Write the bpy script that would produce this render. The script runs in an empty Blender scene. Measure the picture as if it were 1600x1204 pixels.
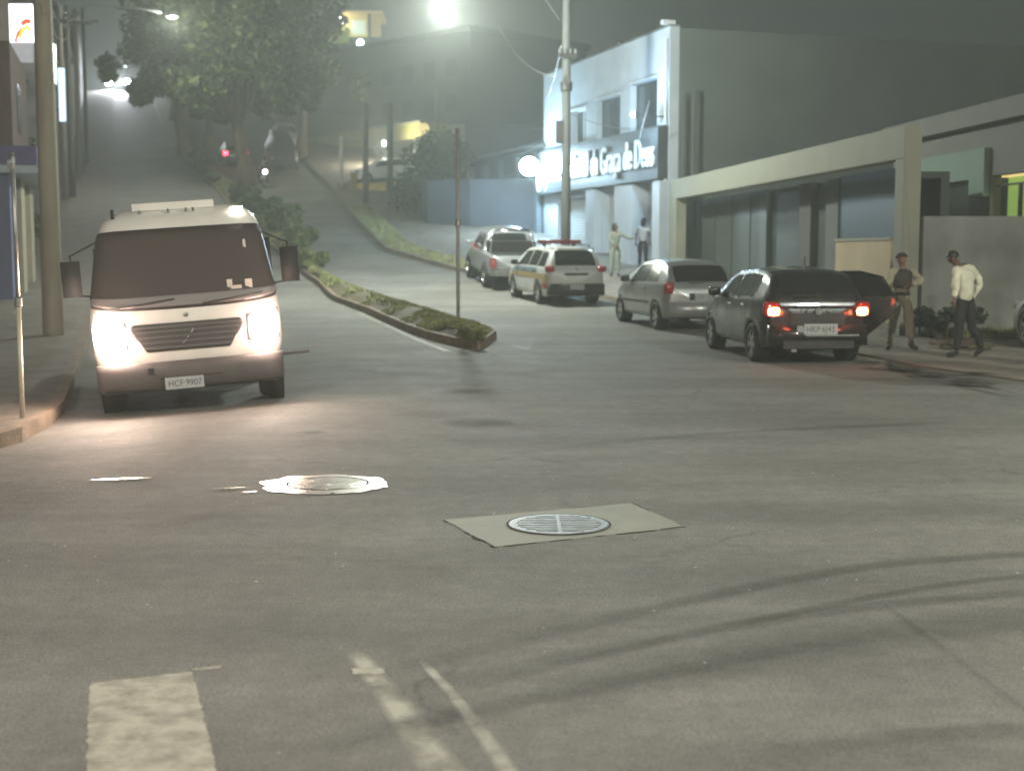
import bpy, bmesh, math, random
from mathutils import Vector, Matrix, noise
R = math.radians
random.seed(7)
S = bpy.context.scene
COL = S.collection

# ------------------------------------------------------------------ camera
F_PX, CX, CY, HY, CH = 2100.0, 800.0, 602.0, 397.0, 1.7
PITCH = math.atan((CY - HY) / F_PX)
cd = bpy.data.cameras.new('camera'); cam = bpy.data.objects.new('camera', cd); COL.objects.link(cam)
cd.sensor_width = 36; cd.lens = 36 * F_PX / 1600; cd.clip_start = 0.1; cd.clip_end = 1500
cam.location = (0, 0, CH); cam.rotation_euler = (R(90) - PITCH, 0, 0)
cd.dof.use_dof = True; cd.dof.focus_distance = 9.5; cd.dof.aperture_fstop = 2.0
S.camera = cam
# ------------------------------------------------------------------ world, exposure
W = bpy.data.worlds.new('World'); S.world = W; W.use_nodes = True
wn = W.node_tree; wn.nodes.clear()
wo = wn.nodes.new('ShaderNodeOutputWorld'); wb = wn.nodes.new('ShaderNodeBackground')
wc = wn.nodes.new('ShaderNodeTexCoord'); ws = wn.nodes.new('ShaderNodeSeparateXYZ'); wr = wn.nodes.new('ShaderNodeValToRGB')
wn.links.new(wc.outputs['Generated'], ws.inputs[0]); wn.links.new(ws.outputs['Z'], wr.inputs[0])
wn.links.new(wr.outputs[0], wb.inputs['Color']); wn.links.new(wb.outputs[0], wo.inputs['Surface'])
wr.color_ramp.elements[0].position = 0.0; wr.color_ramp.elements[0].color = (0.056, 0.064, 0.058, 1)
wr.color_ramp.elements[1].position = 0.6; wr.color_ramp.elements[1].color = (0.042, 0.052, 0.051, 1)
wb.inputs['Strength'].default_value = 0.44
S.view_settings.view_transform = 'Standard'; S.view_settings.look = 'None'
S.view_settings.gamma = 1.0; S.view_settings.exposure = 1.0
S.cycles.use_denoising = True; S.cycles.max_bounces = 6; S.cycles.volume_bounces = 0
S.cycles.sample_clamp_indirect = 4.0
S.cycles.sample_clamp_direct = 0.0

# ------------------------------------------------------------------ terrain
PR = [(-60,0),(10,0),(20,.03),(28,.14),(36,.38),(42,.70),(50,1.5),(60,2.75),(72,4.4),(84,6.3),(100,9.4),(120,13.5),(145,18.8),(153,19.6),(165,19.8),(400,19.8)]
def prof(y):
    if y <= PR[0][0]: return PR[0][1]
    for i in range(len(PR) - 1):
        (a, za), (b, zb) = PR[i], PR[i + 1]
        if a <= y <= b:
            m = lambda j: 0 if j <= 0 or j >= len(PR) - 1 else (PR[j+1][1] - PR[j-1][1]) / (PR[j+1][0] - PR[j-1][0])
            h = b - a; t = (y - a) / h; m0, m1 = m(i) * h, m(i + 1) * h
            return (2*t**3-3*t*t+1)*za + (t**3-2*t*t+t)*m0 + (-2*t**3+3*t*t)*zb + (t**3-t*t)*m1
    return PR[-1][1]
def pw(pts, x):
    if x <= pts[0][0]: return pts[0][1]
    for (a, u), (b, v) in zip(pts, pts[1:]):
        if a <= x <= b: return u + (v - u) * (x - a) / (b - a)
    return pts[-1][1]
def sst(a, b, v):
    t = max(0, min(1, (v - a) / (b - a))); return t * t * (3 - 2 * t)
TILT = 0.072
def terr(x, y):
    z = prof(y)
    k = sst(8, 13, y) * (1 - sst(22, 32, y))
    if k > 0 and x < -2.7: z += TILT * (max(x, -5.2) + 2.7) * k
    return z
cp, sp = math.cos(PITCH), math.sin(PITCH)
def ray(px, py):
    a, b = (px - CX) / F_PX, -(py - CY) / F_PX
    return Vector((a, cp + b * sp, -sp + b * cp))
def at(px, py, Y):
    d = ray(px, py); return Vector((0, 0, CH)) + d * (Y / d.y)
def gr(px, py, dz=0.0):
    d = ray(px, py); o = Vector((0, 0, CH)); t = 2.0
    while t < 220:
        p = o + d * t
        if p.z <= terr(p.x, p.y) + dz: break
        t += 0.1
    a, b = t - 0.1, t
    for _ in range(16):
        t = (a + b) / 2; p = o + d * t
        if p.z <= terr(p.x, p.y) + dz: b = t
        else: a = t
    return o + d * t
def G(x, y, dz=0): return Vector((x, y, terr(x, y) + dz))
def lerp_pts(pts, y):
    if y <= pts[0][1]: return pts[0][0]
    for (xa, a), (xb, b) in zip(pts, pts[1:]):
        if a <= y <= b: return xa + (xb - xa) * (y - a) / (b - a)
    return pts[-1][0]

# ------------------------------------------------------------------ materials
def nod(m, t): return m.node_tree.nodes.new(t)
def mat(name, col, rough=0.6, metal=0.0, emit=0.0, ecol=None, nscale=0, namt=0.0, bump=0.0, bscale=None, coat=0.0, spec=0.5, coord='Object', stretch=None):
    m = bpy.data.materials.new(name); m.use_nodes = True
    b = m.node_tree.nodes['Principled BSDF']; L = m.node_tree.links
    b.inputs['Base Color'].default_value = (*col, 1); b.inputs['Roughness'].default_value = rough
    b.inputs['Metallic'].default_value = metal; b.inputs['Coat Weight'].default_value = coat
    b.inputs['Specular IOR Level'].default_value = spec
    if emit:
        b.inputs['Emission Color'].default_value = (*(ecol or col), 1); b.inputs['Emission Strength'].default_value = emit
    tc = nod(m, 'ShaderNodeTexCoord'); src = tc.outputs[coord]
    if stretch:
        mp = nod(m, 'ShaderNodeMapping'); mp.inputs['Scale'].default_value = stretch; L.new(src, mp.inputs[0]); src = mp.outputs[0]
    if nscale:
        n = nod(m, 'ShaderNodeTexNoise'); n.inputs['Scale'].default_value = nscale; n.inputs['Detail'].default_value = 6
        L.new(src, n.inputs['Vector'])
        r = nod(m, 'ShaderNodeValToRGB'); lo, hi = 1 - namt, 1 + namt
        r.color_ramp.elements[0].position = .3; r.color_ramp.elements[1].position = .7
        r.color_ramp.elements[0].color = (*[c * lo for c in col], 1); r.color_ramp.elements[1].color = (*[min(1, c * hi) for c in col], 1)
        L.new(n.outputs['Fac'], r.inputs[0]); L.new(r.outputs[0], b.inputs['Base Color'])
        mr = nod(m, 'ShaderNodeMapRange'); mr.inputs['To Min'].default_value = max(0, rough - .12); mr.inputs['To Max'].default_value = min(1, rough + .12)
        L.new(n.outputs['Fac'], mr.inputs[0]); L.new(mr.outputs[0], b.inputs['Roughness'])
    if bump:
        n2 = nod(m, 'ShaderNodeTexNoise'); n2.inputs['Scale'].default_value = bscale or nscale * 6 or 30; n2.inputs['Detail'].default_value = 4
        L.new(src, n2.inputs['Vector'])
        bp = nod(m, 'ShaderNodeBump'); bp.inputs['Strength'].default_value = bump; bp.inputs['Distance'].default_value = 0.02
        L.new(n2.outputs['Fac'], bp.inputs['Height']); L.new(bp.outputs[0], b.inputs['Normal'])
    return m

def asphalt():
    m = bpy.data.materials.new('asphalt'); m.use_nodes = True; L = m.node_tree.links
    b = m.node_tree.nodes['Principled BSDF']; tc = nod(m, 'ShaderNodeTexCoord'); b.inputs['Specular IOR Level'].default_value = .4
    def noi(sc, det=5, ro=.6, st=None):
        v = tc.outputs['Object']
        if st:
            mp = nod(m, 'ShaderNodeMapping'); mp.inputs['Scale'].default_value = st; mp.inputs['Rotation'].default_value = (0, 0, R(-12)); L.new(v, mp.inputs[0]); v = mp.outputs[0]
        n = nod(m, 'ShaderNodeTexNoise'); n.inputs['Scale'].default_value = sc; n.inputs['Detail'].default_value = det; n.inputs['Roughness'].default_value = ro
        L.new(v, n.inputs['Vector']); return n.outputs['Fac']
    def mix(a, bb, f, mode='MIX'):
        x = nod(m, 'ShaderNodeMix'); x.data_type = 'RGBA'; x.blend_type = mode
        for i, v in ((0, f), (6, a), (7, bb)):
            if isinstance(v, (float, tuple)): x.inputs[i].default_value = v
            else: L.new(v, x.inputs[i])
        return x.outputs[2]
    def ramp(f, a, b2, c0, c1):
        r = nod(m, 'ShaderNodeValToRGB'); r.color_ramp.elements[0].position = a; r.color_ramp.elements[1].position = b2
        r.color_ramp.elements[0].color = c0; r.color_ramp.elements[1].color = c1; L.new(f, r.inputs[0]); return r.outputs[0]
    big = ramp(noi(.22, 4), .35, .68, (.160, .154, .140, 1), (.205, .200, .184, 1))
    streak = ramp(noi(1.0, 5, .6, (.10, 1.1, 1)), .35, .65, (.8, .8, .8, 1), (1.1, 1.1, 1.1, 1))
    c = mix(big, streak, 1.0, 'MULTIPLY')
    fine = ramp(noi(70, 3, .7), .3, .75, (.62, .62, .62, 1), (1.45, 1.45, 1.42, 1))
    c = mix(c, fine, 1.0, 'MULTIPLY')
    v = nod(m, 'ShaderNodeTexVoronoi'); v.inputs['Scale'].default_value = 16; v.feature = 'F1'; L.new(tc.outputs['Object'], v.inputs['Vector'])
    wh = nod(m, 'ShaderNodeTexWhiteNoise'); L.new(v.outputs['Position'], wh.inputs['Vector'])
    gt = nod(m, 'ShaderNodeMath'); gt.operation = 'GREATER_THAN'; gt.inputs[1].default_value = .985; L.new(wh.outputs['Value'], gt.inputs[0])
    lt = nod(m, 'ShaderNodeMath'); lt.operation = 'LESS_THAN'; lt.inputs[1].default_value = .13; L.new(v.outputs['Distance'], lt.inputs[0])
    mu = nod(m, 'ShaderNodeMath'); mu.operation = 'MULTIPLY'; L.new(gt.outputs[0], mu.inputs[0]); L.new(lt.outputs[0], mu.inputs[1])
    c = mix(c, (.6, .58, .52, 1), mu.outputs[0])
    wv = nod(m, 'ShaderNodeTexNoise'); wv.inputs['Scale'].default_value = .9; wv.inputs['Detail'].default_value = 5; L.new(tc.outputs['Object'], wv.inputs['Vector'])
    ad = nod(m, 'ShaderNodeMix'); ad.data_type = 'RGBA'; ad.blend_type = 'ADD'; ad.inputs[0].default_value = 1.6; L.new(tc.outputs['Object'], ad.inputs[6]); L.new(wv.outputs['Color'], ad.inputs[7])
    v2 = nod(m, 'ShaderNodeTexVoronoi'); v2.feature = 'DISTANCE_TO_EDGE'; v2.inputs['Scale'].default_value = .42; L.new(ad.outputs[2], v2.inputs['Vector'])
    ck = ramp(v2.outputs['Distance'], .0, .009, (1, 1, 1, 1), (0, 0, 0, 1)); cm = ramp(noi(.35, 3), .5, .62, (0, 0, 0, 1), (.55, .55, .55, 1))
    c = mix(c, (.03, .028, .024, 1), mix(ck, cm, 1.0, 'MULTIPLY'))
    patch = ramp(noi(.55, 6, .7), .40, .62, (.88, .88, .88, 1), (1.08, 1.08, 1.07, 1)); c = mix(c, patch, 1.0, 'MULTIPLY')
    mott = ramp(noi(7, 6, .75), .35, .7, (.85, .85, .84, 1), (1.14, 1.14, 1.14, 1)); c = mix(c, mott, 1.0, 'MULTIPLY')
    L.new(c, b.inputs['Base Color'])
    L.new(ramp(noi(1.3, 5), .3, .7, (.74, .74, .74, 1), (.84, .84, .84, 1)), b.inputs['Roughness'])
    bp = nod(m, 'ShaderNodeBump'); bp.inputs['Strength'].default_value = .55; bp.inputs['Distance'].default_value = .012
    L.new(noi(55, 3, .7), bp.inputs['Height']); L.new(bp.outputs[0], b.inputs['Normal'])
    return m

def decal(name, col, amount=0.8, scale=4.0, thresh=(.35, .6), rough=.6, metal=0., stretch=(1, 1, 1), feather=True, bump=0):
    """worn marking: UV.y 0..1 across, UV.x along; noise eats it away"""
    m = bpy.data.materials.new(name); m.use_nodes = True; L = m.node_tree.links; N = m.node_tree.nodes
    b = N['Principled BSDF']; b.inputs['Base Color'].default_value = (*col, 1); b.inputs['Roughness'].default_value = rough; b.inputs['Metallic'].default_value = metal; b.inputs['Specular IOR Level'].default_value = .25
    out = N['Material Output']; tr = nod(m, 'ShaderNodeBsdfTransparent'); mx = nod(m, 'ShaderNodeMixShader')
    tc = nod(m, 'ShaderNodeTexCoord'); mp = nod(m, 'ShaderNodeMapping'); mp.inputs['Scale'].default_value = stretch
    L.new(tc.outputs['Object'], mp.inputs[0])
    n = nod(m, 'ShaderNodeTexNoise'); n.inputs['Scale'].default_value = scale; n.inputs['Detail'].default_value = 8; n.inputs['Roughness'].default_value = .65
    L.new(mp.outputs[0], n.inputs['Vector'])
    mr = nod(m, 'ShaderNodeMapRange'); mr.inputs['From Min'].default_value = thresh[0]; mr.inputs['From Max'].default_value = thresh[1]; mr.inputs['To Max'].default_value = amount
    L.new(n.outputs['Fac'], mr.inputs[0]); f = mr.outputs[0]
    if feather:
        sx = nod(m, 'ShaderNodeSeparateXYZ'); L.new(tc.outputs['UV'], sx.inputs[0])
        for ax, w in (('Y', 3.2), ('X', 10.0)):
            a = nod(m, 'ShaderNodeMath'); a.operation = 'SUBTRACT'; a.inputs[0].default_value = 1.0; L.new(sx.outputs[ax], a.inputs[1])
            mn = nod(m, 'ShaderNodeMath'); mn.operation = 'MINIMUM'; L.new(a.outputs[0], mn.inputs[0]); L.new(sx.outputs[ax], mn.inputs[1])
            ml = nod(m, 'ShaderNodeMath'); ml.operation = 'MULTIPLY'; ml.inputs[1].default_value = w; ml.use_clamp = True; L.new(mn.outputs[0], ml.inputs[0])
            pr = nod(m, 'ShaderNodeMath'); pr.operation = 'MULTIPLY'; L.new(f, pr.inputs[0]); L.new(ml.outputs[0], pr.inputs[1]); f = pr.outputs[0]
    L.new(f, mx.inputs[0]); L.new(tr.outputs[0], mx.inputs[1]); L.new(b.outputs[0], mx.inputs[2]); L.new(mx.outputs[0], out.inputs['Surface'])
    return m

M = {}
M['asphalt'] = asphalt()
M['concrete'] = mat('concrete', (.30, .285, .24), .75, nscale=2.2, namt=.22, bump=.3, bscale=40)
M['sidewalk'] = mat('sidewalk_concrete', (.17, .145, .115), .8, nscale=1.6, namt=.3, bump=.4, bscale=30)
M['kerb'] = mat('kerb_stone', (.20, .15, .105), .8, nscale=3, namt=.35, bump=.5, bscale=25)
M['earth'] = mat('earth', (.095, .085, .045), .9, nscale=2.5, namt=.45, bump=.6, bscale=18)
M['grass'] = mat('grass_blade', (.24, .25, .10), .7, nscale=1.5, namt=.5)
M['leaf'] = mat('leaf', (.026, .036, .014), .75, nscale=.8, namt=.55)
M['leaf_light'] = mat('leaf_light', (.11, .14, .05), .6, nscale=.8, namt=.5)
M['bark'] = mat('bark', (.085, .062, .045), .9, nscale=5, namt=.4, bump=.6, stretch=(1, 1, .25))
M['rubber'] = mat('rubber', (.014, .014, .014), .75, nscale=12, namt=.3)
M['dark_plastic'] = mat('dark_plastic', (.028, .027, .027), .5, nscale=6, namt=.2)
M['chrome'] = mat('chrome', (.75, .75, .76), .18, 1.0)
M['steel'] = mat('galvanised_steel', (.30, .30, .28), .42, .75, nscale=6, namt=.25)
M['alloy'] = mat('alloy_rim', (.5, .5, .5), .32, .85)
M['glass'] = mat('dark_glass', (.018, .019, .02), .06, 0, coat=.3)
M['glass_warm'] = mat('windshield_glass', (.070, .058, .054), .16, 0, coat=.4)  # warm lifted base imitates lens glare veiling the glass
M['pole'] = mat('pole_concrete', (.30, .27, .20), .8, nscale=3, namt=.22, bump=.35, bscale=22, stretch=(1, 1, .2))
M['cloth_black'] = mat('black_cloth', (.014, .014, .016), .85)
M['skin'] = mat('skin', (.22, .12, .075), .5, nscale=9, namt=.12)
M['skin_dark'] = mat('skin_deep', (.12, .065, .04), .5, nscale=9, namt=.12)
M['hair'] = mat('hair', (.012, .010, .009), .6, nscale=30, namt=.3)

# ------------------------------------------------------------------ mesh helpers
def link(name, me, m=None, parent=None, smooth=False):
    o = bpy.data.objects.new(name, me); COL.objects.link(o)
    if m is not None:
        for k in (m if isinstance(m, (list, tuple)) else [m]): me.materials.append(k)
    if parent is not None: o.parent = parent
    if smooth:
        for p in me.polygons: p.use_smooth = True
    return o
def obj(name, bm, m=None, parent=None, smooth=False, bevel=0):
    if bevel:
        bmesh.ops.bevel(bm, geom=[e for e in bm.edges if len(e.link_faces) == 2 and e.calc_face_angle(0) > .6], offset=bevel, segments=2, affect='EDGES', clamp_overlap=True)
    me = bpy.data.meshes.new(name); bm.to_mesh(me); bm.free(); return link(name, me, m, parent, smooth)
def tag(o, label=None, cat=None, group=None, kind=None):
    if label: o['label'] = label
    if cat: o['category'] = cat
    if group: o['group'] = group
    if kind: o['kind'] = kind
    return o
def thing(name, label, cat, loc=(0, 0, 0), rotz=0, group=None, rot=None):
    o = bpy.data.objects.new(name, None); COL.objects.link(o); o.empty_display_size = .1
    o.location = loc; o.rotation_euler = rot or (0, 0, rotz); return tag(o, label, cat, group)
def box(bm, x0, x1, y0, y1, z0, z1, mtx=None, mi=0):
    vs = [bm.verts.new((x, y, z)) for z in (z0, z1) for x, y in ((x0, y0), (x1, y0), (x1, y1), (x0, y1))]
    fs = [bm.faces.new([vs[i] for i in f]) for f in ((3, 2, 1, 0), (4, 5, 6, 7), (0, 1, 5, 4), (1, 2, 6, 5), (2, 3, 7, 6), (3, 0, 4, 7))]
    for f in fs: f.material_index = mi
    if mtx:
        for v in vs: v.co = mtx @ v.co
    return vs
def tube(bm, pts, rad, n=8, cap=True):
    pts = [Vector(p) for p in pts]; rings = []
    for i, p in enumerate(pts):
        d = (pts[min(i + 1, len(pts) - 1)] - pts[max(i - 1, 0)]).normalized()
        a = d.orthogonal().normalized() if abs(d.z) > .9 else d.cross(Vector((0, 0, 1))).normalized()
        if abs(d.z) > .9: a = (Vector((1, 0, 0)) - d * d.x).normalized()
        b = d.cross(a); r = rad[i] if isinstance(rad, (list, tuple)) else rad
        rings.append([bm.verts.new(p + (a * math.cos(t) + b * math.sin(t)) * r) for t in (2 * math.pi * k / n for k in range(n))])
    for A, B in zip(rings, rings[1:]):
        for k in range(n): bm.faces.new((A[k], A[(k + 1) % n], B[(k + 1) % n], B[k]))
    if cap: bm.faces.new(rings[0][::-1]); bm.faces.new(rings[-1])
def lathe(bm, prof_, n=20, mtx=None, closed=False):
    """profile of (radius, height) about local Z"""
    rings = []
    for r, h in prof_:
        rings.append([bm.verts.new(((r * math.cos(t), r * math.sin(t), h))) for t in (2 * math.pi * k / n for k in range(n))])
    for A, B in zip(rings, rings[1:]):
        for k in range(n): bm.faces.new((A[k], A[(k + 1) % n], B[(k + 1) % n], B[k]))
    if prof_[0][0] > 1e-4: bm.faces.new(rings[0][::-1])
    if prof_[-1][0] > 1e-4: bm.faces.new(rings[-1])
    if mtx:
        for rg in rings:
            for v in rg: v.co = mtx @ v.co
def ball(bm, c, r, sx=1, sy=1, sz=1, seg=12):
    mtx = Matrix.Translation(c) @ Matrix.Diagonal((r * sx, r * sy, r * sz, 1))
    bmesh.ops.create_uvsphere(bm, u_segments=seg, v_segments=max(6, seg // 2 + 2), radius=1, matrix=mtx)
def prism(bm, outline, z0, z1):
    a = [bm.verts.new((x, y, z0)) for x, y in outline]; b = [bm.verts.new((x, y, z1)) for x, y in outline]; n = len(outline)
    bm.faces.new(a[::-1]); bm.faces.new(b)
    for i in range(n): bm.faces.new((a[i], a[(i + 1) % n], b[(i + 1) % n], b[i]))
    return a, b
def grid_patch(name, fn, us, vs, off, m, parent=None, thick=0.0, flip=False):
    """sheet over fn(u,v), pushed out along its normal; gets a rim of thickness"""
    bm = bmesh.new(); P = {}
    e = 1e-3
    def pn(u, v):
        p = fn(u, v); du = fn(u + e, v) - fn(u - e, v); dv = fn(u, v + e) - fn(u, v - e)
        n = du.cross(dv)
        n = n.normalized() if n.length > 1e-12 else Vector((0, 0, 1))
        return p, (-n if flip else n)
    for i, u in enumerate(us):
        for j, v in enumerate(vs):
            p, n = pn(u, v(u) if callable(v) else v); P[i, j] = bm.verts.new(p + n * off)
            if thick: P[i, j, 1] = bm.verts.new(p + n * (off - thick))
    I, J = len(us), len(vs)
    for i in range(I - 1):
        for j in range(J - 1):
            bm.faces.new((P[i, j], P[i + 1, j], P[i + 1, j + 1], P[i, j + 1]))
    if thick:
        for i in range(I - 1):
            for j in (0, J - 1): bm.faces.new((P[i, j], P[i + 1, j], P[i + 1, j, 1], P[i, j, 1]))
        for j in range(J - 1):
            for i in (0, I - 1): bm.faces.new((P[i, j], P[i, j + 1], P[i, j + 1, 1], P[i, j, 1]))
    bmesh.ops.recalc_face_normals(bm, faces=bm.faces)
    return obj(name, bm, m, parent, True)
def lin(a, b, n): return [a + (b - a) * i / (n - 1) for i in range(n)]
def pw(pts, x):
    if x <= pts[0][0]: return pts[0][1]
    for (a, u), (b, v) in zip(pts, pts[1:]):
        if a <= x <= b: return u + (v - u) * (x - a) / (b - a)
    return pts[-1][1]
def smooth_pw(pts, x, w=.06):
    return (pw(pts, x - w) + 2 * pw(pts, x) + pw(pts, x + w)) / 4
def text(name, body, size, m, parent, loc, rot, extrude=.02, offset=0, align='LEFT', sx=1.0):
    c = bpy.data.curves.new(name, 'FONT'); c.body = body; c.size = size; c.extrude = extrude; c.offset = offset; c.align_x = align
    c.resolution_u = 3
    tmp = bpy.data.objects.new('tmp', c); COL.objects.link(tmp)
    dg = bpy.context.evaluated_depsgraph_get(); me = bpy.data.meshes.new_from_object(tmp.evaluated_get(dg))
    bpy.data.objects.remove(tmp); me.name = name
    me.materials.clear()
    o = link(name, me, m, parent); o.location = loc; o.rotation_euler = rot; o.scale = (sx, 1, 1); return o
def spot_light(name, loc, target, power, col, parent=None, size=.15, angle=150, blend=.6):
    l = bpy.data.lights.new(name, 'SPOT'); l.energy = power; l.color = col; l.shadow_soft_size = size; l.spot_size = R(angle); l.spot_blend = blend
    o = bpy.data.objects.new(name, l); COL.objects.link(o); d = Vector(target) - Vector(loc)
    o.rotation_euler = d.to_track_quat('-Z', 'Y').to_euler(); o.location = loc
    if parent is not None: o.parent = parent
    return o
def point_light(name, loc, power, col, parent=None, size=.2):
    l = bpy.data.lights.new(name, 'POINT'); l.energy = power; l.color = col; l.shadow_soft_size = size
    o = bpy.data.objects.new(name, l); COL.objects.link(o); o.location = loc
    if parent is not None: o.parent = parent
    return o

# ------------------------------------------------------------------ ground
def sheet(name, xs_of_y, ys, dz, m, kind='structure', parent=None, uv=False, skirt=0):
    """strip following the terrain between two curves x0(y), x1(y)"""
    bm = bmesh.new(); rows = []
    for y in ys:
        xs = xs_of_y(y); rows.append([bm.verts.new(G(x, y, dz)) for x in xs])
    for A, B in zip(rows, rows[1:]):
        for k in range(len(A) - 1): bm.faces.new((A[k], A[k + 1], B[k + 1], B[k]))
    if skirt:
        for side in (0, -1):
            low = [bm.verts.new(r[side].co - Vector((0, 0, skirt))) for r in rows]
            for i in range(len(rows) - 1):
                f = (rows[i][side], rows[i + 1][side], low[i + 1], low[i])
                bm.faces.new(f if side == 0 else f[::-1])
        for r in (rows[0], rows[-1]):
            low = [bm.verts.new(v.co - Vector((0, 0, skirt))) for v in r]
            for k in range(len(r) - 1): bm.faces.new((r[k], low[k], low[k + 1], r[k + 1]))
    o = obj(name, bm, m, parent, False)
    if kind: tag(o, kind=kind)
    return o
ysg = [-60, -30, -10, 0, 4] + lin(6, 34, 29) + lin(36, 160, 63) + [170, 200, 300, 400]
xsg = [-300, -150, -90, -60] + lin(-50, -8, 22) + lin(-7, 2, 19) + [4, 7, 10, 14, 20, 30, 45, 70, 120, 300]
sheet('ground', lambda y: xsg, ysg, 0, M['asphalt'])
KL = lambda y: -5.3 - .286 * (y - 15.8) if y > 15.8 else pw([(10.2, -9.0), (10.6, -6.9), (11.2, -5.9), (12.2, -4.95), (13.2, -4.85), (14.5, -5.02), (15.8, -5.3)], y)
KR = [(12.5, 8), (9.2, 13), (7.0, 17), (6.0, 20), (4.9, 28), (3.0, 36), (1.3, 42), (-1.9, 46.5), (-5.0, 53), (-7.6, 65), (-10.7, 80), (-14.6, 95), (-19.5, 115), (-28, 147), (-29, 151)]
sheet('left_sidewalk', lambda y: [-5.3 - .286 * (y - 15.8) - 3.6, KL(y) - 1.4 if y > 12 else (KL(y) * .5 + .5 * (-7.3 - .286 * (y - 15.8))), KL(y) - .16], lin(10.2, 16, 30) + lin(17, 150, 134), .14, M['sidewalk'], skirt=.3)
sheet('left_kerb', lambda y: [KL(y) - .157, KL(y)], lin(10.2, 16, 30) + lin(17, 150, 134), .150, M['kerb'], skirt=.3)
def rs_dz(y): return .03 + .1 * sst(27, 32, y)
def right_sidewalk():
    bm = bmesh.new(); rows = []
    for y in lin(8, 150, 143):
        x = lerp_pts(KR, y); w = pw([(8, 14), (26, 12), (45, 6), (60, 6), (151, 4)], y)
        rows.append([bm.verts.new(G(x + w * k, y, rs_dz(y) - (.12 if k < 0 else 0))) for k in (-.0005, 0, .15, .5, 1)])
    for A, B in zip(rows, rows[1:]):
        for k in range(4): bm.faces.new((A[k], A[k + 1], B[k + 1], B[k]))
    tag(obj('right_sidewalk', bm, M['sidewalk']), kind='structure')
right_sidewalk()
# median: outline from the photograph's ground points
ML = [gr(700, 545), gr(644, 522), gr(572, 489), gr(519, 469), gr(498, 447), G(-10.0, 55), G(-13.2, 65), G(-17.6, 80), G(-23.5, 97), G(-29.5, 115), G(-37.0, 140), G(-39, 148)]
MRt = [gr(782, 528), gr(700, 503), gr(612, 475), gr(565, 459), gr(494, 434) + Vector((.3, 0, 0)), G(-8.2, 55), G(-11.0, 65), G(-16.2, 80), G(-22.4, 97), G(-27.0, 115), G(-34.5, 140), G(-36.5, 148)]
nose = [gr(700, 545), gr(745, 546), gr(780, 541), gr(787, 533)]
def median():
    l = [(p.x, p.y) for p in ML]; r = [(p.x, p.y) for p in MRt]
    y0 = max(l[0][1], r[0][1]); bm = bmesh.new(); bk = bmesh.new(); rows = []; kr = []
    yy = lin(min(n.y for n in nose) + .02, y0, 9) + lin(y0 + .4, 147, 240)
    def sides(y):
        a = lerp_pts(l, y); b = lerp_pts(r, y)
        if y < y0 + 1.6:
            t = (y - yy[0]) / (y0 + 1.6 - yy[0]); k = math.sqrt(max(0.0, 1 - (1 - t) ** 2)); c = lerp_pts(r, y0 + 1.6) * .55 + lerp_pts(l, y0 + 1.6) * .45
            c = c * (t) + (nose[2].x - .35) * (1 - t)
            a = c + (a - c) * k if a < c else c - .3 * k; b = c + max(.3, b - c) * k
        return a, b
    for y in yy:
        a, b = sides(y); hgt = .15
        ki = min(.14, (b - a) * .25)
        kr.append([bk.verts.new(G(a, y, -.1)), bk.verts.new(G(a + .02, y, hgt)), bk.verts.new(G(a + ki, y, hgt)), bk.verts.new(G(a + ki, y, -.1)), bk.verts.new(G(b - ki, y, -.1)), bk.verts.new(G(b - ki, y, hgt)), bk.verts.new(G(b - .02, y, hgt)), bk.verts.new(G(b, y, -.1))])
        n = 5
        rows.append([bm.verts.new(G(a + ki + (b - a - 2 * ki) * k / n, y, hgt - .02 + .16 * math.sin(math.pi * k / n) + .05 * noise.noise((a + k, y * .8, 0)) * (0 < k < n))) for k in range(n + 1)])
    for A, B in zip(rows, rows[1:]):
        for k in range(5): bm.faces.new((A[k], A[k + 1], B[k + 1], B[k]))
    for A, B in zip(kr, kr[1:]):
        for k in (0, 1, 2, 4, 5, 6): bk.faces.new((A[k], B[k], B[k + 1], A[k + 1]))
    bk.faces.new(kr[0][:4]); bk.faces.new(kr[0][4:])
    bmesh.ops.recalc_face_normals(bk, faces=bk.faces)
    tag(obj('median_earth', bm, M['earth']), kind='structure'); tag(obj('median_kerb', bk, M['kerb']), kind='structure')
    # grass
    g = bmesh.new(); rnd = random.Random(3)
    for _ in range(52000):
        y = yy[0] + (rnd.random() ** 1.7) * 70; a, b = sides(y)
        u = rnd.random(); x = a + .1 + (b - a - .2) * u
        if noise.noise((x * 1.1, y * .5, 3)) < -.25 + .25 * (u < .25): continue
        p = G(x, y, .13 + .15 * math.sin(math.pi * u)); h = rnd.uniform(.02, .075) * (1 + 1.0 * max(0, noise.noise((x, y * .6, 9)))); w = rnd.uniform(.008, .02) * (1 + y / 40); t = rnd.random() * 6.28
        dx, dy = math.cos(t) * w, math.sin(t) * w; lx, ly = rnd.uniform(-.08, .08), rnd.uniform(-.08, .08)
        g.faces.new((g.verts.new(p + Vector((-dx, -dy, 0))), g.verts.new(p + Vector((dx, dy, 0))), g.verts.new(p + Vector((lx, ly, h)))))
    tag(obj('median_grass', g, M['grass']), 'patchy dry green grass growing on the median strip', 'grass', kind='stuff')
    return sides
MSIDES = median()

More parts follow.
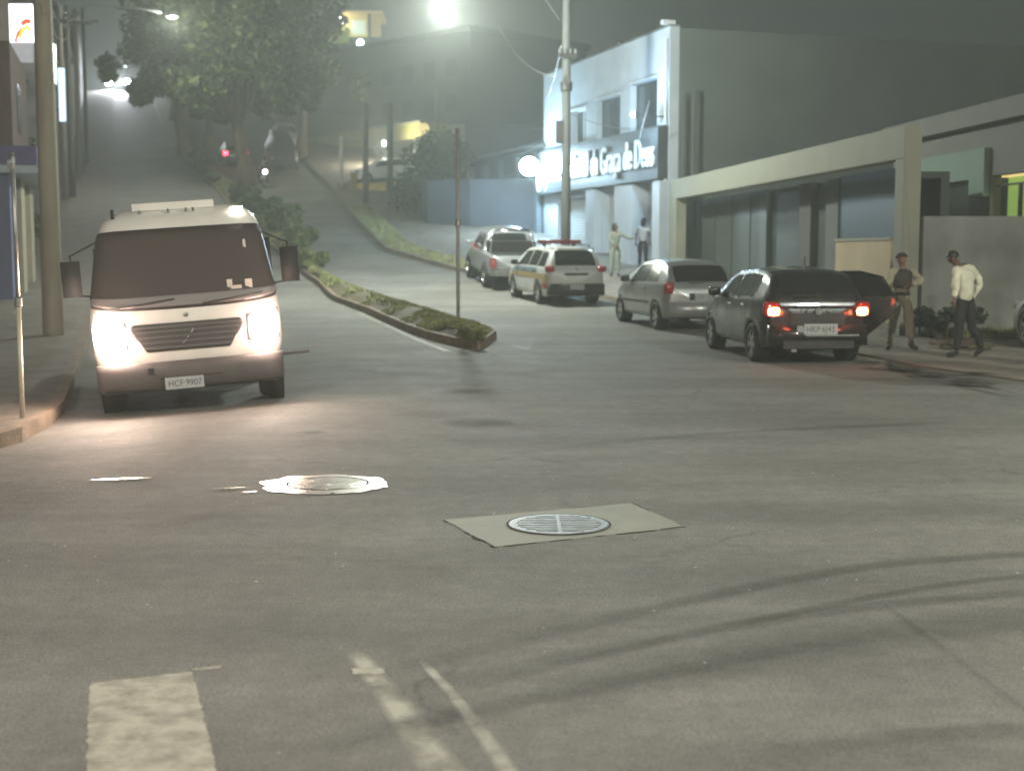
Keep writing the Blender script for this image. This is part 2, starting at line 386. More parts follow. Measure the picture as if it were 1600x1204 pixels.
# ---- road marks
def ribbon(name, pts, w, m, dz=.004, n=None, label=None, cat=None, kind=None):
    """pts ground xy polyline with widths; UV x along, y across"""
    bm = bmesh.new(); uv = bm.loops.layers.uv.new('UVMap'); P = [Vector((p[0], p[1])) for p in pts]
    # resample
    Q = []
    for i in range(len(P) - 1):
        k = max(2, int((P[i + 1] - P[i]).length / .35))
        for j in range(k): Q.append((P[i].lerp(P[i + 1], j / k), (i + j / k) / (len(P) - 1)))
    Q.append((P[-1], 1.0))
    for _ in range(4):
        Q = [Q[0]] + [((Q[i-1][0] + Q[i][0] * 2 + Q[i+1][0]) / 4, Q[i][1]) for i in range(1, len(Q) - 1)] + [Q[-1]]
    rows = []
    for i, (p, t) in enumerate(Q):
        d = (Q[min(i + 1, len(Q) - 1)][0] - Q[max(0, i - 1)][0]).normalized(); nrm = Vector((-d.y, d.x)); ww = w(t) if callable(w) else w
        rows.append([(bm.verts.new(G((p + nrm * ww * s).x, (p + nrm * ww * s).y, dz)), t, s + .5) for s in (-.5, -.17, .17, .5)])
    for A, B in zip(rows, rows[1:]):
        for k in range(3):
            q = (A[k], B[k], B[k + 1], A[k + 1]); f = bm.faces.new([a[0] for a in q])
            for lp, a in zip(f.loops, q): lp[uv].uv = (a[1], a[2])
    bmesh.ops.recalc_face_normals(bm, faces=bm.faces)
    for f in bm.faces:
        if f.normal.z < 0: f.normal_flip()
    return tag(obj(name, bm, m), label, cat, kind=kind)
def gxy(px, py): p = gr(px, py); return (p.x, p.y)
M['tyre_mark'] = decal('tyre_mark', (.022, .021, .018), 0.25, .6, (.15, .7), stretch=(.3, 1.6, 1), rough=.6)
M['wet'] = decal('wet_stain', (.018, .018, .017), .85, 1.1, (.38, .52), rough=.22)
M['patch'] = decal('round_patch', (.075, .078, .07), .38, 1.0, (.2, .55), rough=.9)
M['white_worn'] = decal('worn_white_paint', (.46, .43, .355), .88, 9.0, (.12, .60), feather=False, rough=.6)
M['white_faded'] = decal('faded_white_paint', (.42, .40, .33), .85, 5.0, (.27, .60), rough=.6)
tm = M['tyre_mark']
for i, (pl, w) in enumerate([
    ([(560, 1062), (800, 1000), (1000, 957), (1200, 910), (1340, 882), (1600, 864), (1760, 860)], .17),
    ([(640, 1098), (900, 1030), (1100, 985), (1300, 945), (1450, 914), (1600, 897), (1780, 888)], .10),
    ([(560, 1095), (800, 1042), (1000, 1002), (1200, 966), (1430, 935), (1700, 920)], .16),
    ([(420, 1180), (700, 1120), (950, 1066), (1200, 1020), (1420, 985)], .16),
    ([(1180, 1180), (1400, 1150), (1640, 1135)], .16),
    ([(780, 712), (950, 690), (1200, 672), (1500, 660)], .22),
    ([(200, 830), (420, 790), (600, 745)], .25),
    ([(1380, 945), (1440, 990), (1560, 1080), (1640, 1140)], .035),
    ([(820, 1090), (1100, 1040), (1300, 1000), (1500, 975), (1750, 955)], .45)]):
    ribbon('tyre_mark', [gxy(*p) for p in pl], w * 1.15, tm, dz=.004 + .001 * i, kind='structure')
def quadmark(name, pts, m, dz, ragged=0.0, label=None, cat=None, kind='structure', div=10):
    P = [gr(*p) for p in pts]; bm = bmesh.new(); uv = bm.loops.layers.uv.new('UVMap'); V = {}
    for i in range(div + 1):
        for j in range(div + 1):
            u, v = i / div, j / div; p = (P[0].lerp(P[1], u)).lerp(P[3].lerp(P[2], u), v)
            if ragged and (i in (0, div) or j in (0, div)): p += Vector((noise.noise(p * 22) + .6 * noise.noise(p * 60), noise.noise(p * 22 + Vector((5, 0, 0))), 0)) * ragged
            V[i, j] = (bm.verts.new(G(p.x, p.y, dz)), (u, v))
    for i in range(div):
        for j in range(div):
            q = (V[i, j], V[i + 1, j], V[i + 1, j + 1], V[i, j + 1]); f = bm.faces.new([a[0] for a in q])
            for lp, a in zip(f.loops, q): lp[uv].uv = a[1]
    bm.normal_update()
    for f in bm.faces:
        if f.normal.z < 0: f.normal_flip()
    return tag(obj(name, bm, m), label, cat, kind=kind)
quadmark('crosswalk_stripe', [(140, 1068), (300, 1049), (345, 1225), (133, 1245)], M['white_worn'], .0020, .010, div=60)
quadmark('crosswalk_stripe', [(300, 1043), (350, 1038), (345, 1046), (300, 1050)], M['white_faded'], .0025)
ribbon('worn_arrow_marking', [gxy(*p) for p in [(553, 1015), (580, 1055), (625, 1105), (650, 1150), (700, 1215), (780, 1330)]], lambda t: .11 + .10 * t, M['white_faded'], dz=.0030, kind='structure')
ribbon('worn_arrow_marking', [gxy(*p) for p in [(655, 1030), (700, 1075), (745, 1130), (800, 1215), (880, 1330)]], lambda t: .05 + .06 * t, M['white_faded'], dz=.0034, kind='structure')
quadmark('worn_arrow_marking', [(548, 1044), (602, 1044), (600, 1052), (552, 1054)], M['white_worn'], .0038, .02)
ribbon('edge_line', [gxy(*p) for p in [(700, 549), (655, 532), (600, 506), (560, 489)]], .12, M['white_worn'], dz=.003, kind='structure')
ribbon('edge_line', [gxy(*p) for p in [(785, 537), (810, 542), (830, 546)]], .10, M['white_faded'], dz=.003, kind='structure')
def disc(name, px, py, r, m, dz, lab=None, kind='structure', sy=1.0):
    c = gr(px, py); bm = bmesh.new(); uv = bm.loops.layers.uv.new('UVMap'); n = 28
    o = bm.verts.new(G(c.x, c.y, dz)); rg = [bm.verts.new(G(c.x + r * math.cos(2*math.pi*k/n), c.y + r * sy * math.sin(2*math.pi*k/n), dz)) for k in range(n)]
    for k in range(n):
        f = bm.faces.new((o, rg[k], rg[(k + 1) % n]))
        for lp, u in zip(f.loops, ((.5, .5), (.5, 0.02), (.5, .02))): lp[uv].uv = u
    return tag(obj(name, bm, m), kind=kind)
disc('road_patch', 745, 661, .42, M['patch'], .014)
disc('road_patch', 733, 611, .36, M['patch'], .014)
disc('road_patch', 490, 677, .14, M['patch'], .014)
for k, (pl, w) in enumerate([([(1335, 560), (1400, 575), (1470, 590), (1530, 600)], .55), ([(1350, 592), (1420, 590), (1450, 600)], .12), ([(1440, 585), (1500, 606), (1560, 604)], .5), ([(1345, 575), (1450, 585), (1560, 588)], .35), ([(1500, 605), (1545, 612), (1620, 628)], .12), ([(1380, 570), (1460, 600)], .14)]):
    ribbon('wet_stain', [gxy(*p) for p in pl], w, M['wet'], dz=rs_dz(0) + .008 + .003 * k, kind='structure')
# concrete slab with a manhole
def slab():
    P = [gr(694, 813), gr(985, 787), gr(1070, 823), gr(773, 855)]; c = sum(P, Vector()) / 4
    t = thing('manhole', 'pale concrete slab in the road around a round iron manhole lid', 'manhole', (c.x, c.y, 0), 0)
    loc = [p - Vector((c.x, c.y, 0)) for p in P]
    def jag(pts, amp, sd):
        out_ = []
        for i in range(4):
            a_, b_ = Vector(pts[i]), Vector(pts[(i + 1) % 4]); n_ = 26; d_ = (b_ - a_).normalized(); nn = Vector((-d_.y, d_.x))
            for k_ in range(n_):
                q_ = a_.lerp(b_, k_ / n_); e_ = (noise.noise((q_.x * 5, q_.y * 5, sd)) + .6 * noise.noise((q_.x * 19, q_.y * 19, sd))) * amp; out_.append(tuple(q_ + nn * e_))
        return out_
    bm = bmesh.new(); a, b = prism(bm, jag([(p.x, p.y) for p in loc], .018, 1), -.03, .006)
    obj('concrete_surround', bm, M['slab'], t)
    m = bmesh.new()                                       # dark joint round the slab
    out = [(p.x * 1.008, p.y * 1.016) for p in loc]
    prism(m, jag(out, .035, 5), -.03, .003); obj('joint', m, M['joint'], t)
    mc = gr(873, 821); r = .315; lx, ly = mc.x - c.x, mc.y - c.y
    l = bmesh.new(); T = Matrix.Translation((lx, ly, 0))
    lathe(l, [(r, 0), (r, .014), (r - .012, .016), (r - .02, .0155), (0.0001, .0155)], 40, T)
    obj('lid', l, M['lid'], t, False)
    ln = bmesh.new()
    for k in range(-4, 5):
        hw = math.sqrt(max(0, (r - .05) ** 2 - (k * .055) ** 2))
        if hw > .04:
            for s in (-1, 1): box(ln, lx + (0.012 if s > 0 else -hw), lx + (hw if s > 0 else -.012), ly + k * .055 - .012, ly + k * .055 + .012, .015, .0205)
    obj('lid_tread', ln, M['lid_light'], t)
    rg = bmesh.new(); n = 48
    R0, R1 = r + .002, r + .014; vv = [[rg.verts.new((lx + q * math.cos(2*math.pi*k/n), ly + q * math.sin(2*math.pi*k/n), .0135)) for k in range(n)] for q in (R0, R1)]
    for k in range(n): rg.faces.new((vv[0][k], vv[1][k], vv[1][(k+1) % n], vv[0][(k+1) % n]))
    obj('rim_gap', rg, M['joint'], t)
M['slab'] = mat('slab_concrete', (.25, .25, .205), .7, nscale=3.5, namt=.14, bump=.2, bscale=60)
M['lid_light'] = mat('iron_lid_worn', (.26, .28, .285), .5, .35, nscale=9, namt=.35)
M['joint'] = mat('joint_dirt', (.035, .035, .028), .9, nscale=8, namt=.4)
M['lid'] = mat('iron_lid', (.27, .29, .30), .5, .35, nscale=9, namt=.35, bump=.25, bscale=40)
slab()
def manhole2():
    c = gr(512, 757)
    t = thing('manhole', 'shiny iron manhole lid glaring in the truck headlights with a ragged cement ring', 'manhole', (c.x, c.y, 0), 0)
    M['lid_shiny'] = mat('polished_iron', (.72, .68, .62), .24, .85, nscale=7, namt=.25, bump=.06, bscale=16)
    M['cement_gloss'] = mat('worn_cement_ring', (.5, .46, .4), .30, .35, nscale=8, namt=.25, bump=.12, bscale=20)
    bm = bmesh.new(); lathe(bm, [(.285, -.01), (.285, .012), (.27, .015), (.0001, .015)], 44); obj('lid', bm, M['lid_shiny'], t)
    bm = bmesh.new(); n = 60
    rin, rout = .305, .42
    A = []; B = []
    for k in range(n):
        a = 2 * math.pi * k / n; q = rout + .06 * noise.noise((math.cos(a) * 2.4, math.sin(a) * 2.4, 1)) + .025 * noise.noise((math.cos(a) * 9, math.sin(a) * 9, 4))
        A.append(bm.verts.new((rin * math.cos(a), rin * math.sin(a), .012))); B.append(bm.verts.new((q * 1.12 * math.cos(a) - .02, q * math.sin(a), .006)))
    for k in range(n): bm.faces.new((A[k], B[k], B[(k+1) % n], A[(k+1) % n]))
    obj('cement_ring', bm, M['cement_gloss'], t)
    bm = bmesh.new(); vv = [[bm.verts.new((q * math.cos(2*math.pi*k/n), q * math.sin(2*math.pi*k/n), .004)) for k in range(n)] for q in (.283, .307)]
    for k in range(n): bm.faces.new((vv[0][k], vv[1][k], vv[1][(k+1) % n], vv[0][(k+1) % n]))
    obj('rim_gap', bm, M['joint'], t)
    bm = bmesh.new()
    for (px, py, a, b2, rt) in ((358, 764, .115, .02, -.1), (390, 770, .05, .02, 0)):
        q = gr(px, py); vs = [bm.verts.new((q.x - c.x + a * math.cos(s), q.y - c.y + .03 * math.sin(s) + a * math.cos(s) * .3, .01)) for s in (2*math.pi*k/14 for k in range(14))]; bm.faces.new(vs)
    obj('cement_spill', bm, M['cement_gloss'], t)
    q = gr(190, 750)
    bm = bmesh.new(); vs = [bm.verts.new((q.x + .22 * math.cos(s), q.y + .04 * math.sin(s) + .05 * math.cos(s), .006)) for s in (2*math.pi*k/20 for k in range(20))]; bm.faces.new(vs)
    tag(obj('wet_headlight_glint', bm, M['cement_gloss']), kind='structure')  # pale gloss on the wet spot imitates the left headlight's reflection
manhole2()

# ------------------------------------------------------------------ vehicles (local: +x forward, +y left, z up, rear at x=0)
def paint(name, col, metal=.4, rough=.32): return mat(name, col, rough, metal, coat=.6, nscale=3, namt=.08)
def wheel(parent, x, y, r, side, w=.19, rim=None, spokes=5, twist=0):
    T = Matrix.Translation((x, y, r)) @ Matrix.Rotation(R(-90) * side, 4, 'X')
    e = bpy.data.objects.new('wheel', None); COL.objects.link(e); e.parent = parent; e.matrix_local = T @ Matrix.Rotation(twist, 4, 'Z'); e.empty_display_size = .1
    bm = bmesh.new(); h = w / 2; ri = r * .62
    lathe(bm, [(ri, -h), (r * .9, -h), (r * .985, -h * .75), (r, -h * .4), (r, h * .4), (r * .985, h * .75), (r * .9, h), (ri * 1.04, h * .96), (ri, h * .7)], 28)
    obj('tyre', bm, M['rubber'], e, True)
    bm = bmesh.new()
    lathe(bm, [(ri * 1.01, -h * .6), (ri * 1.01, h * .82), (ri * .93, h * .86), (ri * .88, h * .35), (ri * .3, h * .2)], 28)
    obj('rim', bm, rim or M['alloy'], e, False)
    bm = bmesh.new()
    for k in range(spokes):
        rot = Matrix.Rotation(2 * math.pi * k / spokes, 4, 'Z')
        vs = [bm.verts.new(rot @ Vector(p)) for p in ((.03, -.035, h * .75), (ri * .93, -.028, h * .84), (ri * .93, .028, h * .84), (.03, .035, h * .75), (.03, -.035, h * .3), (ri * .93, -.028, h * .4), (ri * .93, .028, h * .4), (.03, .035, h * .3))]
        for f in ((0, 1, 2, 3), (0, 4, 5, 1), (3, 2, 6, 7), (4, 7, 6, 5)): bm.faces.new([vs[i] for i in f])
    lathe(bm, [(.06, h * .3), (.06, h * .78), (.02, h * .84), (.0001, h * .84)], 12)
    obj('spokes', bm, rim or M['alloy'], e)
    return e

class Car:
    def __init__(c, name, label, L, Wd, top, belt, wheels, r, body, plan=None, zb=.24, group=None, tumble=.36, cat='car', gh=None, rim=None, wt=.19, spokes=5, arch=1.0):
        c.L, c.hw, c.top, c.belt, c.wh, c.r, c.zb, c.tb = L, Wd / 2, top, belt, wheels, r, zb, tumble
        c.plan = plan or [(0, .84), (.06, .91), (.25, .97), (.7, 1), (L - .9, 1), (L - .35, .95), (L - .1, .85), (L, .72)]
        c.root = thing(name, label, cat, group=group); bm = bmesh.new()
        c.arch = arch
        xs = sorted(set([round(v, 3) for v in lin(0, L, int(L / .05)) + [0.02]] + [round(p[0], 3) for p in top] + [round(p[0], 3) for p in belt]))
        rows = []
        for x in xs: rows.append([bm.verts.new(p) for p in c.ring(x)])
        n = len(rows[0])
        for A, B in zip(rows, rows[1:]):
            for k in range(n): 
                bm.faces.new((A[k], A[(k + 1) % n], B[(k + 1) % n], B[k]))
        for rw, sg in ((rows[0], -1), (rows[-1], 1)):
            ctr = bm.verts.new((rw[0].co.x + sg * .03, 0, .6))
            for k in range(n): bm.faces.new((rw[k], rw[(k + 1) % n], ctr))
        bmesh.ops.remove_doubles(bm, verts=bm.verts, dist=1e-4)
        bmesh.ops.recalc_face_normals(bm, faces=bm.faces)
        o = obj('body', bm, body, c.root, True)
        c.bodyo = o
        for s in (1, -1):
            for x in wheels:
                # dark wheel housing
                b = bmesh.new(); T = Matrix.Translation((x, s * (c.hw - .125), r)) @ Matrix.Rotation(R(-90) * s, 4, 'X')
                lathe(b, [(r * 1.10, -.10), (r * 1.10, .065), (r * .9, -.05)], 24, T); obj('wheel_arch', b, M['rubber'], c.root)
                wheel(c.root, x, s * (c.hw - .09), r, s, wt, rim, spokes, random.random())
    def w(c, x): return c.hw * smooth_pw(c.plan, min(max(x, 0), c.L), .03)
    def zt(c, x): return smooth_pw(c.top, x, .03)
    def zbelt(c, x): return min(pw(c.belt, x), c.zt(x) - .012)
    def bot(c, x):
        z = c.zb + .05 * (x < .25) * (1 - x / .25) 
        for wx in c.wh:
            d = abs(x - wx); rr = c.r * 1.13 * c.arch
            if d < rr: z = max(z, c.r + math.sqrt(rr * rr - d * d))
        return z
    def edge(c, x):
        w = c.w(x) * .955; zb = c.zbelt(x); h = max(.012, c.zt(x) - zb)
        return w - c.tb * h - min(.03, h), zb + h * .90
    def side(c, x, v):   # belt -> roof edge
        w = c.w(x) * .955; zb = c.zbelt(x); e = c.edge(x)
        return Vector((x, w + (e[0] - w) * v, zb + (e[1] - zb) * v))
    def lower(c, x, v):  # rocker -> belt, v 0..1
        w = c.w(x); zb = c.zbelt(x); b = c.bot(x)
        y = pw([(0, .965), (.15, .985), (.45, 1.0), (.75, .99), (.93, .972), (1, .955)], v); z = c.zb + (zb - c.zb) * v
        return Vector((x, w * y, max(z, b if v < .9 else 0)))
    def topf(c, x, s):
        e = c.edge(x); zt = c.zt(x); a = abs(s)
        return Vector((x, e[0] * s, zt - (zt - e[1]) * a ** 3.2))
    def ring(c, x):
        b = c.bot(x); half = [Vector((x, 0, b)), Vector((x, c.w(x) * .8, b))]
        half += [c.lower(x, v) for v in (0, .15, .3, .45, .6, .75, .88, .93, 1)]
        half += [c.side(x, v) for v in (.5,)] + [c.topf(x, s) for s in (1, .9, .7, .45, .2)] + [c.topf(x, 0)]
        o = [Vector(p) for p in half]
        o += [Vector((p.x, -p.y, p.z)) for p in reversed(half[1:-1])]
        return o
    def sidepatch(c, name, x0, x1, v0, v1, m, off=.006, low=False, both=True, slant=(0, 0), n=14, one=0, label=None):
        fn = c.lower if low else c.side
        res = []
        for s in ((1, -1) if both else (one or 1,)):
            def f(u, v, s=s):
                a = x0 + slant[0] * (v - v0); b = x1 + slant[1] * (v - v0)
                p = fn(a + (b - a) * u, v); return Vector((p.x, p.y * s, p.z))
            o = grid_patch(name, f, lin(0, 1, n), lin(v0, v1, 5), off, m, c.root, flip=(s > 0)); res.append(o)
        return res
    def toppatch(c, name, x0, x1, s0, s1, m, off=.006, n=12):
        return grid_patch(name, c.topf, lin(x0, x1, n), lin(s0, s1, 15), off, m, c.root)
    def part(c, name, boxes, m, bevel=.015, smooth=False, parent=None):
        bm = bmesh.new()
        for b in boxes: box(bm, *b)
        return obj(name, bm, m, parent or c.root, smooth, bevel)
    def blob(c, name, x, y, z, rx, ry, rz, m, rot=0):
        bm = bmesh.new(); bmesh.ops.create_cube(bm, size=2); bmesh.ops.subdivide_edges(bm, edges=bm.edges, cuts=4, use_grid_fill=True)
        for v in bm.verts:
            d = v.co.normalized() * 1.15; v.co = v.co.lerp(d, .55)
        T = Matrix.Translation((x, y, z)) @ Matrix.Rotation(rot, 4, 'Z') @ Matrix.Diagonal((rx, ry, rz, 1))
        for v in bm.verts: v.co = T @ v.co
        return obj(name, bm, m, c.root, True)
    def mirrors(c, x, m, z=None):
        for s in (1, -1):
            y = c.w(x) * .97; c.blob('wing_mirror', x, s * (y + .09), (z or c.zbelt(x) + .09), .06, .10, .07, m)
    def trim_lines(c, doors, m=None):
        for x in doors: c.sidepatch('door_seam', x, x + .012, .12, .99, M['rubber'], .003, low=True)
    def handles(c, xs, m):
        for x in xs:
            for s in (1, -1):
                p = c.lower(x, .86); c.part('door_handle', [(x - .09, x + .09, s * p.y - .02, s * p.y + .025, p.z - .015, p.z + .015)], m, .008)
    def place(c, ref, wxy, heading, dz=0.0, x2=None):
        """local (x,y) ref lands on world xy; pitched to the terrain"""
        h = R(heading); ca, sa = math.cos(h), math.sin(h)
        ox = wxy[0] - (ref[0] * ca - ref[1] * sa); oy = wxy[1] - (ref[0] * sa + ref[1] * ca)
        w0, w1 = c.wh[0], c.wh[-1]
        z0 = terr(ox + w0 * ca, oy + w0 * sa); z1 = terr(ox + w1 * ca, oy + w1 * sa)
        pit = math.atan2(z1 - z0, w1 - w0)
        c.root.rotation_euler = (0, -pit, h); c.root.location = (ox, oy, z0 - w0 * math.tan(pit) + dz); return c.root
def plate(c, x, z, txt, back=True, m=None, w=.40, h=.13, size=.10, parent=None, y=0):
    s = -1 if back else 1
    o = c.part('number_plate', [(min(x, x + s * .012), max(x, x + s * .012), y - w / 2, y + w / 2, z - h / 2, z + h / 2)], m or M['plate'], .004)
    t = text('plate_characters', txt, size, M['plate_ink'], o, (x + s * .0135, y + (w / 2 - .035 if back else -(w / 2 - .035)), z - size * .36), (R(90), 0, R(-90) if back else R(90)), .0005, 0)
    t.scale = (.88, 1, 1)
    if back: t.rotation_euler = (R(90), 0, R(-90)); t.location = (x - .0135, y + w / 2 - .03, z - size * .36)
    else: t.rotation_euler = (R(90), 0, R(90)); t.location = (x + .0135, y - w / 2 + .03, z - size * .36)
    return o
M['plate'] = mat('plate_white', (.36, .38, .37), .35, 0)
M['plate_ink'] = mat('plate_ink', (.05, .05, .07), .5)
M['tail_red'] = mat('tail_lens', (.30, .015, .012), .15, 0, coat=.5)
M['tail_on'] = mat('tail_lens_lit', (.9, .12, .05), .3, 0, emit=14, ecol=(1, .22, .08))
M['lens'] = mat('clear_lens', (.6, .6, .6), .1, .3, coat=.5)
M['silver'] = paint('silver_paint', (.36, .37, .36), .55, .34)
M['silver_cool'] = paint('cool_silver_paint', (.34, .36, .37), .5, .34)
M['black_paint'] = paint('black_paint', (.022, .022, .023), .3, .28)
M['white_paint'] = paint('white_paint', (.68, .68, .64), .0, .35)

def hatch(name, label, body, kind='gol', lit=False, group=None, cat='car', H=1.45, L=3.9, Wd=1.66, wheels=(.68, 3.15), r=.30, livery=None):
    if kind == 'ka':
        top = [(0, .84), (.05, .96), (.18, 1.12), (.42, 1.33), (.72, 1.42), (1.4, 1.45), (2.0, 1.40), (2.35, 1.24), (2.85, .98), (3.3, .88), (3.62, .70), (L, .48)]
        belt = [(0, .84), (.2, .98), (1.2, .95), (2.4, .90), (2.9, .90), (L, .6)]
    elif kind == 'wagon':
        top = [(0, .88), (.05, 1.02), (.16, 1.22), (.34, 1.44), (.6, 1.50), (1.6, 1.53), (2.5, 1.47), (2.75, 1.36), (3.3, 1.0), (3.8, .90), (L - .25, .74), (L, .5)]
        belt = [(0, .88), (.15, .98), (1.2, .97), (3.2, .92), (L, .6)]
    elif kind == 'sedan':
        top = [(0, .85), (.05, .98), (.55, 1.02), (1.0, 1.28), (1.35, 1.43), (2.2, 1.46), (2.65, 1.38), (3.25, 1.0), (3.7, .93), (L - .25, .76), (L, .5)]
        belt = [(0, .85), (.5, .98), (3.2, .93), (L, .6)]
    elif kind == 'van':
        top = [(0, 1.2), (.04, 1.75), (.12, 2.2), (.3, 2.3), (3.4, 2.3), (3.75, 2.2), (4.3, 1.45), (4.6, 1.2), (L, .8)]
        belt = [(0, 1.15), (.1, 1.22), (3.8, 1.2), (4.3, 1.15), (L, .8)]
    else:
        top = [(0, .90), (.04, 1.02), (.14, 1.17), (.33, 1.36), (.55, 1.43), (1.2, H + .02), (2.1, H - .04), (2.4, 1.30), (2.95, 1.0), (3.35, .93), (L - .25, .76), (L, .5)]
        belt = [(0, .90), (.15, .99), (1.2, .97), (2.9, .92), (L, .6)]
    c = Car(name, label, L, Wd, top, belt, wheels, r, body, group=group, cat=cat)
    return c
def glaze(c, doors, rear, front, g=None, sides=(.06, .86)):
    g = g or M['glass']
    c.toppatch('rear_window', rear[0], rear[1], -.86, .86, g)
    c.toppatch('windshield', front[0], front[1], -.9, .9, g)
    for a, b, sl in doors: c.sidepatch('side_window', a, b, sides[0], sides[1], g, slant=sl)

# --- dark hatchback with its passenger side door open
def dark_car():
    c = hatch('hatchback', 'black hatchback seen from behind, brake lights lit and a passenger door open', M['black_paint'], 'gol')
    glaze(c, [(.62, .98, (.1, .05)), (1.04, 1.72, (0, 0)), (1.78, 2.72, (0, -.42))], (.085, .40), (2.36, 2.9))
    c.trim_lines([1.0, 1.75, 2.75]); c.handles([1.16, 1.9], M['chrome']); c.mirrors(2.62, M['black_paint'])
    # rear bumper, hatch crease, diffuser
    bp = c.part('rear_bumper', [(-.10, .12, -.76, .76, .30, .60)], M['black_paint'], .05, True)
    c.part('bumper_insert', [(-.112, -.05, -.55, .55, .25, .37)], M['dark_plastic'], .02)
    c.part('tailgate_ridge', [(-.045, .02, -.66, .66, .865, .895)], M['black_paint'], .012)
    c.part('plate_recess', [(-.036, .0, -.42, .42, .60, .78)], M['dark_plastic'], .02)
    c.part('chrome_strip', [(-.13, -.10, -.62, .22, .44, .462), (-.16, -.125, .26, .36, .50, .60)], M['chrome'], .006)
    c.part('exhaust_pipe', [(-.09, .2, .34, .42, .20, .26)], M['steel'], .015)
    c.part('rear_axle', [(.5, .8, -.7, .7, .18, .30)], M['rubber'], .03)
    plate(c, -.118, .545, 'HKP·6J43', y=-.02, w=.52, h=.16, size=.13)
    for s in (1, -1):
        c.blob('tail_light', .05, s * .70, .84, .10, .125, .115, M['tail_red'], -s * .35)
        c.blob('brake_lamp', -.035, s * .69, .81, .045, .085, .062, M['tail_on'], -s * .3)
        point_light('brake_light_glow', (-.22, s * .69, .81), 1.6, (1, .14, .05), c.root, .06)
    b = bmesh.new(); T = Matrix.Translation((-.052, .0, .81)) @ Matrix.Rotation(R(-90), 4, 'Y')
    lathe(b, [(.052, 0), (.052, .012), (.044, .012), (.044, 0)], 20, T)
    for z0, y0 in ((.0, .012), (-.0, -.02)): box(b, -.062, -.05, y0 - .004, y0 + .006, .775, .845)
    obj('emblem', b, M['chrome'], c.root)
    c.part('badge', [(-.06, -.045, .16, .175, .79, .845), (-.06, -.045, .13, .175, .832, .845), (-.06, -.045, .14, .175, .81, .82), (-.06, -.045, -.17, -.15, .80, .84), (-.06, -.045, -.20, -.185, .78, .83), (-.06, -.045, .22, .25, .84, .855)], M['chrome'], 0)
    c.part('tailgate_seam', [(-.012, .05, -.72, .72, .598, .606)], M['rubber'], 0)
    c.part('roof_antenna', [(.62, .66, -.012, .012, 1.44, 1.62)], M['dark_plastic'], .004)
    c.part('wiper', [(-.0, .03, -.03, .38, 1.035, 1.05)], M['dark_plastic'], .004)
    # the open door: hinge at front edge x=1.75, right side
    hx, hy = 1.78, -(c.w(1.78) * .975)
    d = bpy.data.objects.new('open_door', None); COL.objects.link(d); d.parent = c.root; d.location = (hx, hy, 0); d.rotation_euler = (0, 0, R(62))
    bm = bmesh.new(); pts = []
    out = [(-.0, .30), (-.60, .30), (-.98, .62), (-1.08, .80), (-1.06, .97), (0, .95)]
    fr = [bm.verts.new((x, .03, z)) for x, z in out]; bk = [bm.verts.new((x, -.05 - .03 * (z > .5), z)) for x, z in out]; n = len(out)
    bm.faces.new(fr); bm.faces.new(bk[::-1])
    for i in range(n): bm.faces.new((fr[i], bk[i], bk[(i + 1) % n], fr[(i + 1) % n]))
    bmesh.ops.recalc_face_normals(bm, faces=bm.faces)
    obj('door_skin', bm, M['black_paint'], d, False, .012)
    bm = bmesh.new()
    tube(bm, [(-.01, 0, .95), (-.06, .05, 1.36), (-.50, .06, 1.37), (-.86, .04, 1.28), (-1.05, 0, .97)], .022, 6); obj('window_frame', bm, M['black_paint'], d)
    bm = bmesh.new(); v = [bm.verts.new(p) for p in ((-.02, .0, .95), (-.07, .05, 1.35), (-.5, .06, 1.355), (-.84, .04, 1.27), (-1.03, 0, .97))]; bm.faces.new(v); obj('door_window', bm, M['glass'], d)
    c.place((.68, .83), (3.72, 20.95), 96.5)
    return c
DARK = dark_car()

# --- silver small hatchback
def ka():
    c = hatch('hatchback', 'small silver rounded hatchback parked in front of the black hatchback', M['silver'], 'ka', L=3.65, wheels=(.62, 3.02), r=.29, Wd=1.66)
    glaze(c, [(.62, 1.22, (.22, 0)), (1.28, 2.55, (0, -.55))], (.09, .44), (2.05, 2.8))
    c.trim_lines([1.25, 2.55]); c.handles([1.4], M['silver']); c.mirrors(2.42, M['dark_plastic'])
    c.part('rear_bumper', [(-.09, .14, -.74, .74, .30, .60)], M['silver'], .06, True)
    c.part('plate_recess', [(-.036, .02, -.3, .3, .64, .78)], M['dark_plastic'], .02)
    plate(c, -.04, .71, 'GZK 2518', w=.38)
    for s in (1, -1): c.blob('tail_light', .10, s * .70, .88, .13, .10, .115, M['tail_red'], -s * .5)
    c.part('wiper', [(0, .03, -.03, .3, .99, 1.0)], M['dark_plastic'], .004)
    c.part('tailgate_seam', [(-.012, .04, -.66, .66, .615, .623)], M['rubber'], 0)
    c.sidepatch('side_moulding', 1.0, 2.7, .40, .47, M['dark_plastic'], .012, low=True)
    c.place((.62, .83), (2.95, 27.9), 103)
ka()

